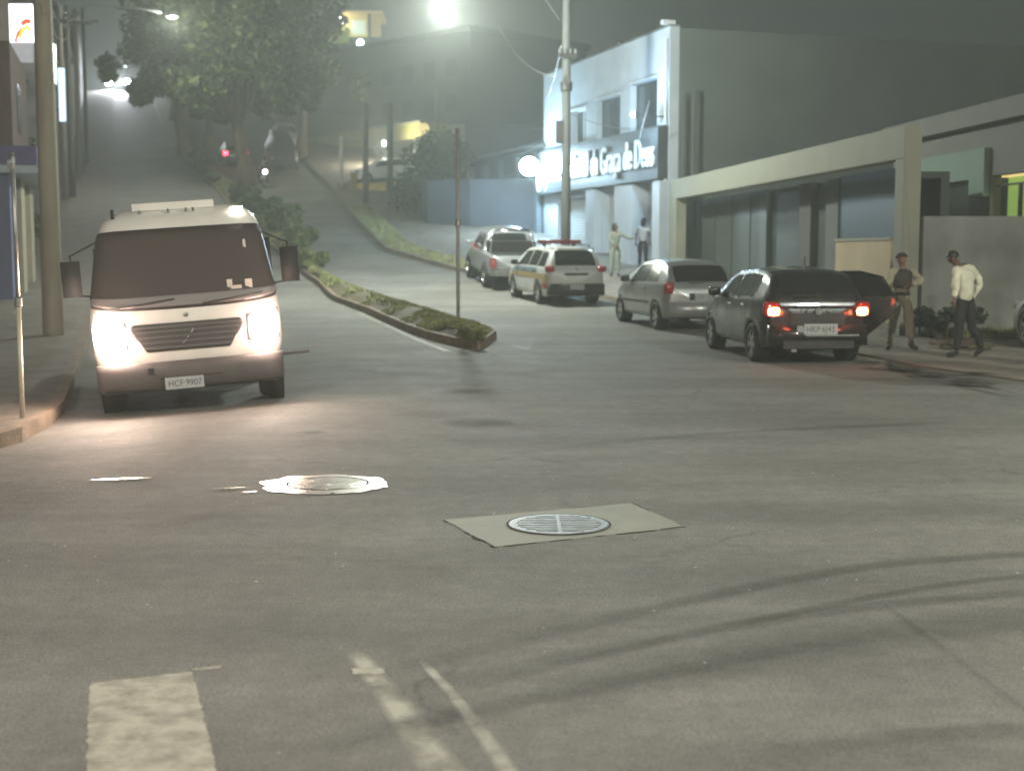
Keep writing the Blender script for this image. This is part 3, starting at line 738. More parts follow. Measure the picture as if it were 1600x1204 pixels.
# --- police estate
def police():
    M['police_white'] = paint('police_white', (.48, .49, .47), .1, .4); M['gold'] = mat('gold_band', (.29, .22, .10), .4); M['pred'] = mat('red_band', (.30, .05, .03), .4); M['pblue'] = mat('slate_band', (.13, .17, .20), .4)
    c = hatch('police_car', 'white and grey police estate car with gold side band and roof light bar', M['police_white'], 'wagon', L=4.25, Wd=1.66, wheels=(.82, 3.35), r=.31, cat='police car')
    glaze(c, [(.34, .95, (.16, 0)), (1.02, 1.85, (0, 0)), (1.92, 3.05, (0, -.62))], (.07, .36), (2.66, 3.22))
    c.trim_lines([.98, 1.88, 3.05]); c.handles([1.2, 2.1], M['dark_plastic']); c.mirrors(2.9, M['dark_plastic'])
    c.sidepatch('slate_band', .95, 3.6, .80, .985, M['pblue'], .008, low=True)
    c.sidepatch('gold_band', .40, 3.9, .58, .78, M['gold'], .008, low=True)
    c.sidepatch('gold_panel', .06, .46, .45, .78, M['gold'], .010, low=True)
    c.sidepatch('red_panel', .08, .46, .27, .45, M['pred'], .010, low=True)
    c.part('rear_bumper', [(-.10, .14, -.76, .76, .28, .58)], M['dark_plastic'], .05, True)
    c.part('tailgate_handle', [(-.045, .0, -.32, .32, .80, .86)], M['dark_plastic'], .015)
    plate(c, -.105, .50, 'GMF 4471', w=.38)
    for s in (1, -1):
        c.blob('tail_light', .08, s * .70, .96, .11, .125, .085, M['tail_red'], -s * .4)
        tb = bmesh.new(); tube(tb, [(.5, s * .52, 1.49), (.55, s * .52, 1.56), (2.2, s * .52, 1.58), (2.3, s * .5, 1.50)], .016, 6); obj('roof_rail', tb, M['dark_plastic'], c.root)
    c.part('light_bar', [(1.45, 1.72, -.58, .58, 1.575, 1.675)], mat('beacon_red', (.20, .02, .02), .2, coat=.4), .03)
    c.part('bar_mount', [(1.5, 1.67, -.45, -.38, 1.49, 1.58), (1.5, 1.67, .38, .45, 1.49, 1.58)], M['dark_plastic'], .005)
    c.part('spare_bar', [(.05, .09, -.5, .5, 1.45, 1.50)], M['police_white'], .015)
    c.part('emblem', [(-.04, -.03, -.04, .04, .92, .99)], M['chrome'], .01)
    c.place((.82, .83), (.66, 35.9), 105)
police()

# --- silver double cab pickup
def pickup(name, label, body, ref, wxy, heading, bedbar=True, detail=True):
    L = 5.1; W_ = 1.8
    top = [(0, 1.04), (.03, 1.06), (1.52, 1.07), (1.60, 1.12), (1.72, 1.62), (1.95, 1.76), (2.9, 1.78), (3.25, 1.70), (3.75, 1.18), (4.2, 1.08), (4.85, .98), (L, .7)]
    belt = [(0, 1.02), (1.5, 1.05), (3.7, 1.03), (L, .7)]
    plan = [(0, .93), (.05, .97), (1.5, .98), (1.7, 1), (L - .9, 1), (L - .35, .95), (L - .1, .86), (L, .74)]
    c = Car(name, label, L, W_, top, belt, (1.05, 4.1), .37, body, plan=plan, zb=.42, tumble=.30, cat='pickup truck', wt=.24, spokes=6)
    c.toppatch('rear_window', 1.63, 1.74, -.78, .78, M['glass']); c.toppatch('windshield', 3.28, 3.72, -.9, .9, M['glass'])
    c.sidepatch('side_window', 1.78, 2.48, .08, .86, M['glass'], slant=(.1, 0)); c.sidepatch('side_window', 2.56, 3.55, .08, .86, M['glass'], slant=(0, -.4))
    c.toppatch('bed_cover', .08, 1.50, -.90, .90, M['cloth_black'], .006)
    c.trim_lines([1.6, 2.52, 3.6])
    c.part('rear_bumper', [(-.16, .06, -.82, .82, .46, .62)], M['steel'], .03)
    c.part('tailgate_seam', [(-.035, .02, -.74, .74, .640, .648)], M['rubber'], 0)
    c.part('tailgate_handle', [(-.04, .01, -.12, .12, .90, .95)], M['dark_plastic'], .01)
    plate(c, -.163, .54, 'HIL 9023', w=.36, h=.11, size=.08)
    for s in (1, -1): c.part('tail_light', [(-.045, .12, s * .80 - .085, s * .80 + .085, .70, 1.0)], M['tail_red'], .02)
    c.mirrors(3.45, body, 1.22); c.handles([1.95, 2.75], M['chrome'])
    if bedbar:
        for k, xx in enumerate((1.2, 1.48)):
            tb = bmesh.new(); tube(tb, [(xx - .3 * k - .05, .68, 1.06), (xx, .64, 1.60 + .05 * k), (xx, .50, 1.74), (xx, -.50, 1.74), (xx, -.64, 1.60 + .05 * k), (xx - .3 * k - .05, -.68, 1.06)], .035, 8); obj('bed_bar', tb, M['chrome'], c.root, True)
        c.part('bed_liner', [(1.15, 1.60, -.74, .74, 1.06, 1.40)], M['cloth_black'], .05)
    c.place(ref, wxy, heading); return c
pickup('pickup_truck', 'silver double cab pickup with a bed bar parked beyond the police car', M['silver_cool'], (1.05, .9), (-.88, 41.6), 101)

# --- silver car at the right frame edge
def edge_car():
    c = hatch('saloon_car', 'silver car cut off by the right edge beside the grey wall', M['silver'], 'sedan', L=4.5, Wd=1.78, wheels=(.9, 3.6), r=.355)
    glaze(c, [(1.1, 1.95, (.2, 0)), (2.0, 3.1, (0, -.5))], (.62, 1.22), (2.75, 3.2))
    c.trim_lines([1.0, 1.97, 3.1]); c.handles([1.2, 2.2], M['chrome']); c.mirrors(2.95, M['silver'])
    for s in (1, -1): c.blob('tail_light', .08, s * .72, .84, .1, .12, .09, M['tail_red'], -s * .4); c.blob('headlight', 4.25, s * .62, .70, .16, .14, .08, M['lens'], s * .5)
    c.place((3.6, .89), (8.93, 23.4), 93, dz=.03)
edge_car()

# --- white lorry, facing the camera
def lorry():
    wp = paint('lorry_white', (.66, .64, .58), 0, .38); M['lorry'] = wp
    M['head_on'] = mat('headlight_lit', (1, .9, .8), .3, emit=95, ecol=(1, .80, .66))
    M['head_on2'] = mat('headlight_lit_dim', (1, .9, .8), .3, emit=60, ecol=(1, .80, .66))
    t = thing('lorry', 'white flatbed lorry facing the camera with both headlights glaring', 'truck')
    # local: x forward, cab front at x=0, extends to -x
    FR = [(.52, .02), (.60, .05), (1.12, .03), (1.25, -.02), (2.02, -.34), (2.14, -.42), (2.24, -.55), (2.30, -.75)]
    WD = [(.52, 1.00), (.70, 1.05), (1.12, 1.055), (1.30, 1.03), (2.02, .92), (2.14, .88), (2.24, .80), (2.30, .68)]
    def front(s, z):
        f, w = smooth_pw(FR, z, .03), smooth_pw(WD, z, .03); a = min(1, abs(s))
        k = (1 - (1 - a ** 2.6) ** .38) if a < 1 else 1
        return Vector((f - .10 * a * a - .34 * k, w * (math.sin(a * math.pi / 2) ** .86 if a < 1 else 1) * (1 if s >= 0 else -1), z))
    bm = bmesh.new(); zs = sorted([.52, .56, .6, .7, .8, .9, 1.0, 1.1, 1.18, 1.25, 1.4, 1.55, 1.7, 1.85, 1.98, 2.05, 2.1, 2.14, 2.18, 2.22, 2.26, 2.28, 2.30]); ss = lin(-1, 1, 41); rows = []
    for z in zs:
        rw = [bm.verts.new(front(s, z)) for s in ss]; w = rw[-1].co.y
        xe = -1.75; rw += [bm.verts.new((xe, w, z)), bm.verts.new((xe, -w, z))]; rows.append(rw)
    n = len(rows[0])
    for A, B in zip(rows, rows[1:]):
        for k in range(n): bm.faces.new((A[k], A[(k + 1) % n], B[(k + 1) % n], B[k]))
    bm.faces.new(rows[0][::-1]); bm.faces.new(rows[-1]); bmesh.ops.recalc_face_normals(bm, faces=bm.faces)
    obj('cab', bm, wp, t, True)
    def pt(name, s0, s1, z0, z1, m, off, lowc=0, hic=0, n=24, th=.012, taper=0):
        def f(u, v):
            a = s0 + taper * (1 - v); b = s1 - taper * (1 - v); s = a + (b - a) * u
            zz0 = z0 - lowc * (1 - (2 * u - 1) ** 2); zz1 = z1 + hic * (1 - abs(2 * u - 1) ** 3)
            # rounded corners
            e = max(0, abs(2 * u - 1) - .90) / .10; q = .07 * e * e
            return front(s, zz0 + q + (zz1 - zz0 - 2 * q) * v)
        return grid_patch(name, f, lin(0, 1, n * 2), lin(0, 1, 9), off, m, t, thick=th)
    pt('windshield_seal', -.905, .905, 1.235, 2.045, M['rubber'], .010, .075, .015)
    pt('windshield', -.885, .885, 1.255, 2.025, M['glass_warm'], .018, .075, .012)
    pt('cowl', -.87, .87, 1.262, 1.335, mat('cowl_grey', (.20, .185, .175), .5), .024, .072, -.03)
    M['grille'] = mat('grille_grey', (.055, .052, .05), .5)
    pt('grille', -.37, .37, .70, 1.01, M['grille'], .014, .0, .0, taper=.10)
    bm = bmesh.new()
    for z, hw_ in ((.74, .265), (.80, .285), (.86, .305), (.92, .325), (.97, .34)):
        for i, s in enumerate(lin(-hw_, hw_, 13)[:-1]):
            s2 = s + 2 * hw_ / 12; a, b = front(s, z), front(s2, z)
            vs = [bm.verts.new(p + Vector((dx, 0, dz))) for p in (a, b) for dx, dz in ((.016, -.008), (.034, -.008), (.034, .008), (.016, .008))]
            for fc in ((1, 5, 6, 2), (0, 4, 5, 1), (3, 2, 6, 7)): bm.faces.new([vs[q] for q in fc])
    bmesh.ops.recalc_face_normals(bm, faces=bm.faces); obj('grille_bars', bm, mat('grille_bar', (.11, .105, .10), .45), t)
    bm = bmesh.new(); p = front(0, .9)
    for (y0, z0, y1, z1) in ((-.06, .78, -.02, .82), (-.01, .84, .02, .86), (.04, .89, .07, .935)):
        tube(bm, [(p.x + .06, y0, z0), (p.x + .065, y1, z1)], .013, 6)
    obj('emblem_glints', bm, M['chrome'], t)  # chrome strokes shaped as the glints off the emblem
    bm = bmesh.new(); p = front(0, 1.09); lathe(bm, [(.026, 0), (.026, .012), (.0001, .018)], 16, Matrix.Translation((p.x + .0, 0, 1.09)) @ Matrix.Rotation(R(90), 4, 'Y')); obj('bonnet_badge', bm, M['steel'], t)
    # bumper
    M['sticker'] = mat('sticker', (.5, .46, .4), .5); M['bumper'] = mat('bumper_grey', (.075, .068, .065), .55, nscale=5, namt=.15)
    bm = bmesh.new(); rws = []
    for z, off in ((.26, -.02), (.30, .05), (.38, .085), (.49, .09), (.575, .07), (.59, .03)):
        rws.append([bm.verts.new((front(s, .62).x + off - .0, front(s, .62).y * 1.01, z)) for s in lin(-.985, .985, 31)])
    for A, B in zip(rws, rws[1:]):
        for k in range(30): bm.faces.new((A[k], A[k + 1], B[k + 1], B[k]))
    bk = [[bm.verts.new((-.75, v.co.y, v.co.z)) for v in (r[0], r[-1])] for r in (rws[0], rws[-1])]
    bmesh.ops.recalc_face_normals(bm, faces=bm.faces); o = obj('front_bumper', bm, M['bumper'], t, True); md = o.modifiers.new('t', 'SOLIDIFY'); md.thickness = .03
    bm = bmesh.new(); box(bm, .125, .14, -.34, .34, .405, .415); box(bm, .125, .14, -.46, -.40, .46, .53); obj('bumper_slot', bm, M['rubber'], t)
    class P: pass
    q = P(); q.root = t; q.part = lambda *a, **k: Car.part(q, *a, **k)
    plate(q, .155, .345, 'HCF·9907', back=False, w=.42, h=.13, size=.10, m=M['plate'], y=-.08)
    bm = bmesh.new(); box(bm, -.70, -.02, -.95, .95, .26, .52); obj('chassis', bm, M['rubber'], t)
    # headlights
    for s, m_, rr in ((-1, M['head_on'], 1.25), (1, M['head_on2'], .94)):
        hl = bpy.data.objects.new('headlight', None); COL.objects.link(hl); hl.parent = t
        def f(u, v, s=s):
            a = .42 + .36 * u; zz = .745 + .30 * v + .02 * u
            if u < .3: zz = .895 + (zz - .895) * (.86 + .14 * u / .3)
            return front(s * a, zz)
        grid_patch('housing', f, lin(-.08, 1.08, 16), lin(-.08, 1.08, 9), .006, M['lens'], hl, thick=.03, flip=(s < 0))
        c0 = f(.5, .5); k = .06 if s < 0 else .03
        def g(u, v, s=s, k=k):
            a, b = (u - .5) * 2, (v - .5) * 2; a2, b2 = a * math.sqrt(1 - b * b * .42), b * math.sqrt(1 - a * a * .42)
            p = front(s * (.60 + a2 * (.17 + k * .5)), .90 + b2 * (.16 + k) + .015 * a2); p.x += .05 * (1 - a * a) * (1 - b * b); return p
        grid_patch('lamp', g, lin(0, 1, 15), lin(0, 1, 15), .016, m_, hl, thick=.03, flip=(s < 0))
        point_light('headlight_glow', c0 + Vector((.13, s * (.0 if s < 0 else .05), -.03 if s < 0 else 0)), 30 if s < 0 else 22, (1, .62, .52), hl, .30 if s < 0 else .23)
        spot_light('headlight_beam', c0 + Vector((.10, 0, 0)), c0 + Vector((12, 0, -1.55)), 34 if s < 0 else 30, (1, .72, .60), hl, .10, 100, 1.0)
    # roof visor, marker, aerial, wipers
    bm = bmesh.new(); box(bm, -1.05, -.66, -.50, .42, 2.28, 2.365); obj('roof_deflector', bm, wp, t, False, .03)
    bm = bmesh.new()
    for y in (-.42, -.1, .1, .18): box(bm, -.60, -.54, y - .012, y + .012, 2.245, 2.285)
    obj('marker_lamp', bm, M['chrome'], t)
    bm = bmesh.new(); box(bm, -.66, -.50, .60, .74, 2.22, 2.26); obj('roof_lamp', bm, mat('roof_lamp_lit', (1, .95, .85), .3, emit=5, ecol=(1, .9, .78)), t, False, .015)
    bm = bmesh.new(); tube(bm, [(-.6, -.72, 2.2), (-.62, -.72, 2.31)], .02, 6); obj('aerial', bm, M['rubber'], t)
    bm = bmesh.new()
    for y0, y1 in ((-.62, -.05), (.1, .66)):
        a, b = front(y0 / 1.1, 1.20), front(y1 / 1.1, 1.27); tube(bm, [a + Vector((.04, 0, 0)), (a + b) / 2 + Vector((.075, 0, 0)), b + Vector((.035, 0, 0))], .010, 6)
    obj('wiper', bm, M['rubber'], t)
    # papers / ornaments behind the glass line, low right corner
    for y0, y1, z0, z1 in ((.48, .54, 1.34, 1.44), (.52, .64, 1.33, 1.37), (.68, .76, 1.33, 1.43), (.70, .73, 1.78, 1.88)):
        sy = 2 / math.pi * math.asin(((y0 + y1) / 2 / smooth_pw(WD, z0, .03)) ** (1 / .86)); p = front(sy, (z0 + z1) / 2); bm = bmesh.new(); box(bm, p.x + .03, p.x + .036, y0, y1, z0, z1); obj('windshield_sticker', bm, M['sticker'], t, False)
    for s in (1, -1):
        bm = bmesh.new(); tube(bm, [(-.42, s * .98, 1.35), (-.32, s * 1.20, 1.38), (-.32, s * 1.20, 1.82), (-.45, s * .93, 1.95)], .014, 6); obj('mirror_arm', bm, M['dark_plastic'], t)
        bm = bmesh.new(); box(bm, -.38, -.28, s * 1.21 - .10, s * 1.21 + .10, 1.36, 1.76); obj('wing_mirror', bm, M['rubber'], t, True, .048)
        bm = bmesh.new()
        pts = [(-.70, 1.24), (-.35, 1.27), (-.55, 1.95), (-.75, 2.0), (-1.5, 2.0), (-1.5, 1.24)]
        wv = lambda z: smooth_pw(WD, z, .03) * s + .006 * s
        vs = [bm.verts.new((x, wv(z), z)) for x, z in pts]; bm.faces.new(vs); obj('side_window', bm, M['glass'], t)
    e = [wheel(t, -.95, s * .88, .40, s, .24, M['steel'], 6) for s in (1, -1)] + [wheel(t, -4.0, s * .88, .40, s, .24, M['steel'], 6) for s in (1, -1)]
    for s in (1, -1):
        bm = bmesh.new(); T = Matrix.Translation((-.95, s * .93, .42)) @ Matrix.Rotation(R(-90) * s, 4, 'X'); lathe(bm, [(.52, -.08), (.52, .10), (.47, .11)], 26, T); obj('mudguard', bm, M['rubber'], t, True)
    bm = bmesh.new(); box(bm, -6.2, -1.9, -1.08, 1.08, .86, 1.00); box(bm, -6.1, -1.2, -.42, -.34, .52, .86); box(bm, -6.1, -1.2, .34, .42, .52, .86); box(bm, -2.05, -1.95, -1.08, 1.08, 1.0, 1.9)
    obj('flatbed', bm, M['dark_plastic'], t)
    bm = bmesh.new(); box(bm, -.55, -.50, 1.0, 1.36, .50, .53); obj('side_step', bm, M['dark_plastic'], t)
    hd = math.degrees(math.atan2(-.975, .22))
    t.location = (-3.57, 15.05, 0); t.rotation_mode = 'XYZ'
    t.rotation_euler = (math.atan(TILT) , 0, R(hd))
    t.location.z = terr(-3.62, 15.5) + .005
    return t
LORRY = lorry()

# ------------------------------------------------------------------ far vehicles
def small_fleet():
    c = hatch('hatchback', 'small white hatchback parked behind the yellow kerb wall up the hill', M['white_paint'], 'gol', H=1.45)
    glaze(c, [(.62, 1.72, (.1, 0)), (1.78, 2.72, (0, -.42))], (.085, .40), (2.36, 2.9)); c.part('front_bumper', [(3.80, 3.96, -.7, .7, .3, .55)], M['white_paint'], .04)
    for s in (1, -1): c.blob('headlight', 3.72, s * .62, .72, .12, .14, .08, M['lens'], s * .5)
    c.trim_lines([1.75, 2.75]); c.place((3.15, -.8), (-9.15, 82.5), 200)
    c = hatch('van', 'dark van with unlit headlights driving down between the median trees and the right pavement', paint('van_dark', (.035, .033, .03), .1, .6), 'van', L=4.7, Wd=1.95, wheels=(.9, 3.8), r=.33, cat='van')
    glaze(c, [(.4, 1.6, (0, 0)), (1.7, 2.7, (0, 0)), (2.8, 3.8, (0, -.2))], (.05, .11), (3.8, 4.3), mat('van_glass', (.03, .03, .03), .55, spec=.2))
    c.part('front_bumper', [(4.62, 4.78, -.9, .9, .3, .62)], M['dark_plastic'], .04); c.part('grille', [(4.60, 4.70, -.5, .5, .68, .9)], M['grille'], .02)
    for s in (1, -1): c.blob('headlight', 4.55, s * .72, .82, .12, .14, .10, M['lens'], s * .5)
    c.mirrors(3.9, M['dark_plastic']); c.place((3.8, 0), (-14.9, 88.5), 285)
    c = pickup('pickup_truck', 'pale pickup standing behind the dark van far up the right carriageway', paint('pale_paint', (.5, .48, .42), 0), (1.05, 0), (-17.2, 102), 286, bedbar=False)
    c = hatch('hatchback', 'pale hatchback farthest up the right carriageway under the trees', paint('pale_paint_far', (.5, .5, .46), 0), 'gol')
    glaze(c, [(.62, 1.72, (.1, 0)), (1.78, 2.72, (0, -.42))], (.085, .40), (2.36, 2.9)); c.place((3.15, 0), (-22.6, 119), 286)
    c = hatch('hatchback', 'dark hatchback with a glowing red tail light beside the median tree trunk', paint('dark_grey_paint', (.04, .04, .04)), 'gol', H=1.5)
    glaze(c, [(.62, 1.72, (.1, 0)), (1.78, 2.72, (0, -.42))], (.085, .40), (2.36, 2.9))
    M['tail_far'] = mat('tail_lamp_red', (.9, .1, .1), .3, emit=9, ecol=(1, .04, .07))
    for s in (1, -1):
        c.part('tail_light', [(-.06, .05, s * .66 - .14, s * .66 + .14, .93, 1.04), (-.06, .05, s * .66 - .12, s * .66 - .02, .80, .90), (-.06, .05, s * .66 + .02, s * .66 + .12, .80, .90)], M['tail_far'], 0)
    c.part('rear_bumper', [(-.1, .1, -.74, .74, .3, .6)], M['dark_plastic'], .04); c.place((.68, 0), (-18.45, 90.5), 106)
    # distant lorry on the crest
    t = thing('lorry', 'distant dark lorry on the crest of the hill with bluish white headlights', 'truck', group=None)
    dk = paint('far_lorry_paint', (.03, .03, .035))
    M['head_far'] = mat('far_headlight', (1, 1, 1), .3, emit=75, ecol=(.82, .86, 1))
    bm = bmesh.new(); a, b = prism(bm, [(0, -1.05), (.12, -1.15), (-1.9, -1.15), (-1.9, 1.15), (.12, 1.15), (0, 1.05), (.18, .9), (.18, -.9)][::-1], .5, 1.5); obj('cab', bm, dk, t)
    bm = bmesh.new(); vs = [bm.verts.new(p) for p in ((.12, -1.12, 1.503), (.12, 1.12, 1.503), (-1.9, 1.12, 1.503), (-1.9, -1.12, 1.503), (-.25, -1.0, 2.6), (-.25, 1.0, 2.6), (-1.9, 1.0, 2.6), (-1.9, -1.0, 2.6))]
    for f in ((0, 1, 5, 4), (1, 2, 6, 5), (2, 3, 7, 6), (3, 0, 4, 7), (4, 5, 6, 7)): bm.faces.new([vs[i] for i in f])
    obj('windshield', bm, M['glass'], t)
    bm = bmesh.new(); box(bm, -7.5, -2.0, -1.2, 1.2, .9, 3.3); obj('cargo_box', bm, dk, t, False, .03)
    for s in (1, -1):
        bm = bmesh.new(); ball(bm, Vector((.2, s * .98, .95)), .36, .3, 1, 1, 18); obj('headlight', bm, M['head_far'], t, True)
        wheel(t, -1.0, s * 1.0, .45, s, .25, M['steel']); wheel(t, -5.5, s * 1.0, .45, s, .25, M['steel'])
        bm = bmesh.new(); box(bm, -.30, -.22, s * .85 - .08, s * .85 + .08, 2.64, 2.74); obj('roof_marker', bm, M['marker'], t)
    spot_light('headlight_beam', (.7, 0, 1.0), (12, 0, -3.0), 12000, (.9, .93, 1), t, .2, 110, 1)
    p = at(184, 135, 148); t.location = (p.x, p.y, terr(p.x, p.y)); t.rotation_euler = (0, 0, R(286))
M['marker'] = mat('marker_lamp', (1, 1, 1), .3, emit=5, ecol=(.8, .9, 1))
small_fleet()

# ------------------------------------------------------------------ buildings
class Frame:
    def __init__(f, x, y, deg): f.x, f.y, f.a = x, y, R(deg); f.u = Vector((math.cos(f.a), math.sin(f.a), 0)); f.v = Vector((-math.sin(f.a), math.cos(f.a), 0))
    def uz(f, px, py, y=0.0):
        d = ray(px, py); o = Vector((0, 0, CH)); P = Vector((f.x, f.y, 0)) + f.v * y
        t = (P - o).dot(f.v) / d.dot(f.v); p = o + d * t; return ((p - P).dot(f.u), p.z)
    def root(f, name, label, cat, group=None, z=0): return thing(name, label, cat, (f.x, f.y, z), f.a, group)
    def w(f, u, y, z): return Vector((f.x, f.y, 0)) + f.u * u + f.v * y + Vector((0, 0, z))
def wall_holes(bm, u0, u1, z0, z1, holes, y0, y1):
    us = sorted({u0, u1, *[h[0] for h in holes], *[h[1] for h in holes]}); zs = sorted({z0, z1, *[h[2] for h in holes], *[h[3] for h in holes]})
    for i in range(len(us) - 1):
        a, b = us[i], us[i + 1]; run = None
        for j in range(len(zs) - 1):
            c, d = zs[j], zs[j + 1]; mu, mz = (a + b) / 2, (c + d) / 2
            solid = not any(h[0] < mu < h[1] and h[2] < mz < h[3] for h in holes)
            if solid: run = (run[0], d) if run else (c, d)
            if (not solid or j == len(zs) - 2) and run: box(bm, a, b, y0, y1, run[0], run[1]); run = None
    bmesh.ops.remove_doubles(bm, verts=bm.verts, dist=1e-4)
    # drop internal duplicated faces
    seen = {}
    for f in list(bm.faces):
        k = tuple(sorted(v.index for v in f.verts)) if False else tuple(sorted((round(v.co.x, 3), round(v.co.y, 3), round(v.co.z, 3)) for v in f.verts))
        seen.setdefault(k, []).append(f)
    bmesh.ops.delete(bm, geom=[f for fs in seen.values() if len(fs) > 1 for f in fs], context='FACES_ONLY')
M['plaster_white'] = mat('white_plaster', (.42, .47, .52), .75, nscale=.9, namt=.12, bump=.2, bscale=14)
M['plaster_green'] = mat('grey_green_plaster', (.105, .12, .11), .85, nscale=.5, namt=.15, bump=.2, bscale=10)
M['beige'] = mat('beige_plaster', (.23, .225, .17), .8, nscale=.8, namt=.12, bump=.2, bscale=12)
M['band'] = mat('sign_band', (.05, .058, .062), .45, nscale=2, namt=.2)
M['shutter'] = mat('steel_shutter', (.42, .44, .44), .5, nscale=1.2, namt=.12)
M['window_dark'] = mat('window_pane', (.045, .055, .055), .15, coat=.2, nscale=2, namt=.2)
M['letter'] = mat('white_letter', (.66, .69, .70), .4)
M['lamp_cool'] = mat('floodlight_lit', (1, 1, 1), .3, emit=60, ecol=(.72, .90, 1))
M['frame_white'] = mat('white_frame', (.6, .64, .68), .5)
def shutter(bm, u0, u1, z0, z1, y, step=.11, amp=.02):
    n = max(2, int((z1 - z0) / step)); prev = None
    for i in range(n * 2 + 1):
        z = z0 + (z1 - z0) * i / (2 * n); yy = y + (amp if i % 2 else 0); cur = (bm.verts.new((u0, yy, z)), bm.verts.new((u1, yy, z)))
        if prev: bm.faces.new((prev[0], prev[1], cur[1], cur[0]))
        prev = cur
FC = Frame(5.3, 46.0, 107.05)
def church():
    zt = 9.3; U = 13.4; z0 = .6
    t = FC.root('church_building', 'white two storey corner building with a dark sign band lettered in white', 'building')
    w1 = FC.uz(985, 150)[0], FC.uz(1027, 150)[0]; w2 = FC.uz(932, 190)[0], FC.uz(969, 190)[0]; w3 = FC.uz(892, 200)[0], FC.uz(915, 200)[0]
    holes = [(w1[1], w1[0], 6.10, 7.75), (w2[1], w2[0], 6.10, 7.55), (w3[1], w3[0], 6.15, 7.45)]
    d = [FC.uz(p, 350)[0] for p in (1031, 999, 972, 941, 926, 850)]
    holes += [(d[0], d[1], z0 - .01, 4.2), (d[2], d[3], z0 - .01, 4.1), (d[4], d[4] + 4.2, z0 - .01, 4.0)]
    bm = bmesh.new(); wall_holes(bm, 0, U, z0, zt, holes, -.35, 0); obj('front_wall', bm, M['plaster_white'], t)
    bm = bmesh.new(); box(bm, .002, .30, -26, -.352, z0, zt - .05); obj('side_wall', bm, M['plaster_green'], t)
    bm = bmesh.new(); box(bm, .3, U, -26, -.9, zt - .5, zt - .35); box(bm, U - .3, U, -26, -.352, z0, zt - .06); box(bm, .3, U, -26, -25.7, z0, zt - .06); obj('roof', bm, M['plaster_green'], t)
    bm = bmesh.new(); box(bm, .301, U - .3, -.90, -.86, 4.6, 4.7); box(bm, .301, U - .3, -4.2, -4.0, 1.0, 8.7); obj('interior', bm, M['shutter'], t)
    bm = bmesh.new()
    for u, w_ in ((.50, .10), (.86, .22)): box(bm, -.10 + .0, .001, -u - w_, -u, 4.2, 7.0 + w_)
    obj('wall_groove', bm, mat('groove_dark', (.08, .09, .08), .9), t)
    for i, (a, b, c, e) in enumerate(holes[:3]):
        f = obj('window', (lambda q: (box(q, a, b, -.30, -.27, c, e), q)[1])(bmesh.new()), M['window_dark'], t)
        fr = bmesh.new()
        for x in (a, (a + b) / 2 - .025, b - .05): box(fr, x, x + .05, -.268, -.235, c, e)
        for z in (c, e - .05): box(fr, a + .05, b - .05, -.267, -.236, z, z + .05)
        obj('window_frame', fr, M['window_dark'] if i < 2 else M['frame_white'], f)
        sl = bmesh.new(); box(sl, a - .06, b + .06, 0.002, .08, c - .08, c - .02); box(sl, a - .06, b + .06, .002, .06, e + .02, e + .07); obj('window_sill', sl, M['frame_white'], f)
    for i, (a, b, c, e) in enumerate(holes[3:]):
        q = bmesh.new(); shutter(q, a, b, c, e, -.30 if i else -.33); obj('roller_shutter', q, M['shutter'], t)
    # pilasters beside the openings
    q = bmesh.new()
    for a, b in ((d[1] + .02, d[2] - .02), (d[3] + .05, d[4] - .05), (-.0 + .02, d[0] - .05)): e_ = bmesh.new(); box(e_, a, b, .002, .32, z0, 4.18); obj('pilaster', e_, M['plaster_white'], t)
    q.free()
    q = bmesh.new(); box(q, .05, U - .05, .002, .38, 4.24, 6.02); b_ = obj('sign_band', q, M['band'], t, False, .01)
    o = text('sign_lettering', 'Igreja Internacional da Graça de Deus', 1.42, M['letter'], b_, (0, 0, 0), (0, 0, 0), .03, .006)
    ww = max(v.co.x for v in o.data.vertices); sc = (U - .5) / ww
    o.scale = (sc, 1, 1); o.rotation_euler = (R(90), 0, R(180)); o.location = (U - .2, .415, 4.68)
    q = bmesh.new(); box(q, -.04, U, -.36, .05, zt, zt + .06); box(q, 4.6, 4.9, -.30, 0, zt + .06, zt + .16); obj('parapet_coping', q, M['plaster_green'], t)
    q = bmesh.new(); box(q, .0, .22, -.2, .25, zt + .062, zt + .2); obj('corner_gutter', q, M['frame_white'], t)
    q = bmesh.new(); tube(q, [(.10, .10, 8.9), (.10, .08, 4.0), (.1, .1, 1.2)], .045, 8); obj('downpipe', q, M['frame_white'], t)
    # floodlights
    def flood(u, z, out, power, lab, size, tgt):
        f = thing('floodlight', lab, 'floodlight', FC.w(u, 0, z), FC.a)
        q = bmesh.new(); tube(q, [(0, -.0, 0), (0, out - .1, .04)], .022, 6); box(q, -.14, .14, out - .12, out - .02, -.10, .14); obj('housing', q, M['dark_plastic'], f)
        q = bmesh.new(); ball(q, Vector((0, out + .02, .02)), size, 1, .6, .9, 18); obj('lamp', q, M['lamp_cool'], f, True)
        point_light('lamp_light', (tgt[0], out + .25 + tgt[1], tgt[2]), power, (.50, .76, 1), f, .12)
    flood(.42, 6.35, 1.15, 300, 'bright floodlight on the near corner of the white building above the sign letters', .05, (.0, 0, 0))
    u, z = FC.uz(861, 262, .38)
    flood(u, z, .45, 45, 'glaring white floodlight at the far end of the sign band, right of the street pole', .24, (0, .2, 0))
church()
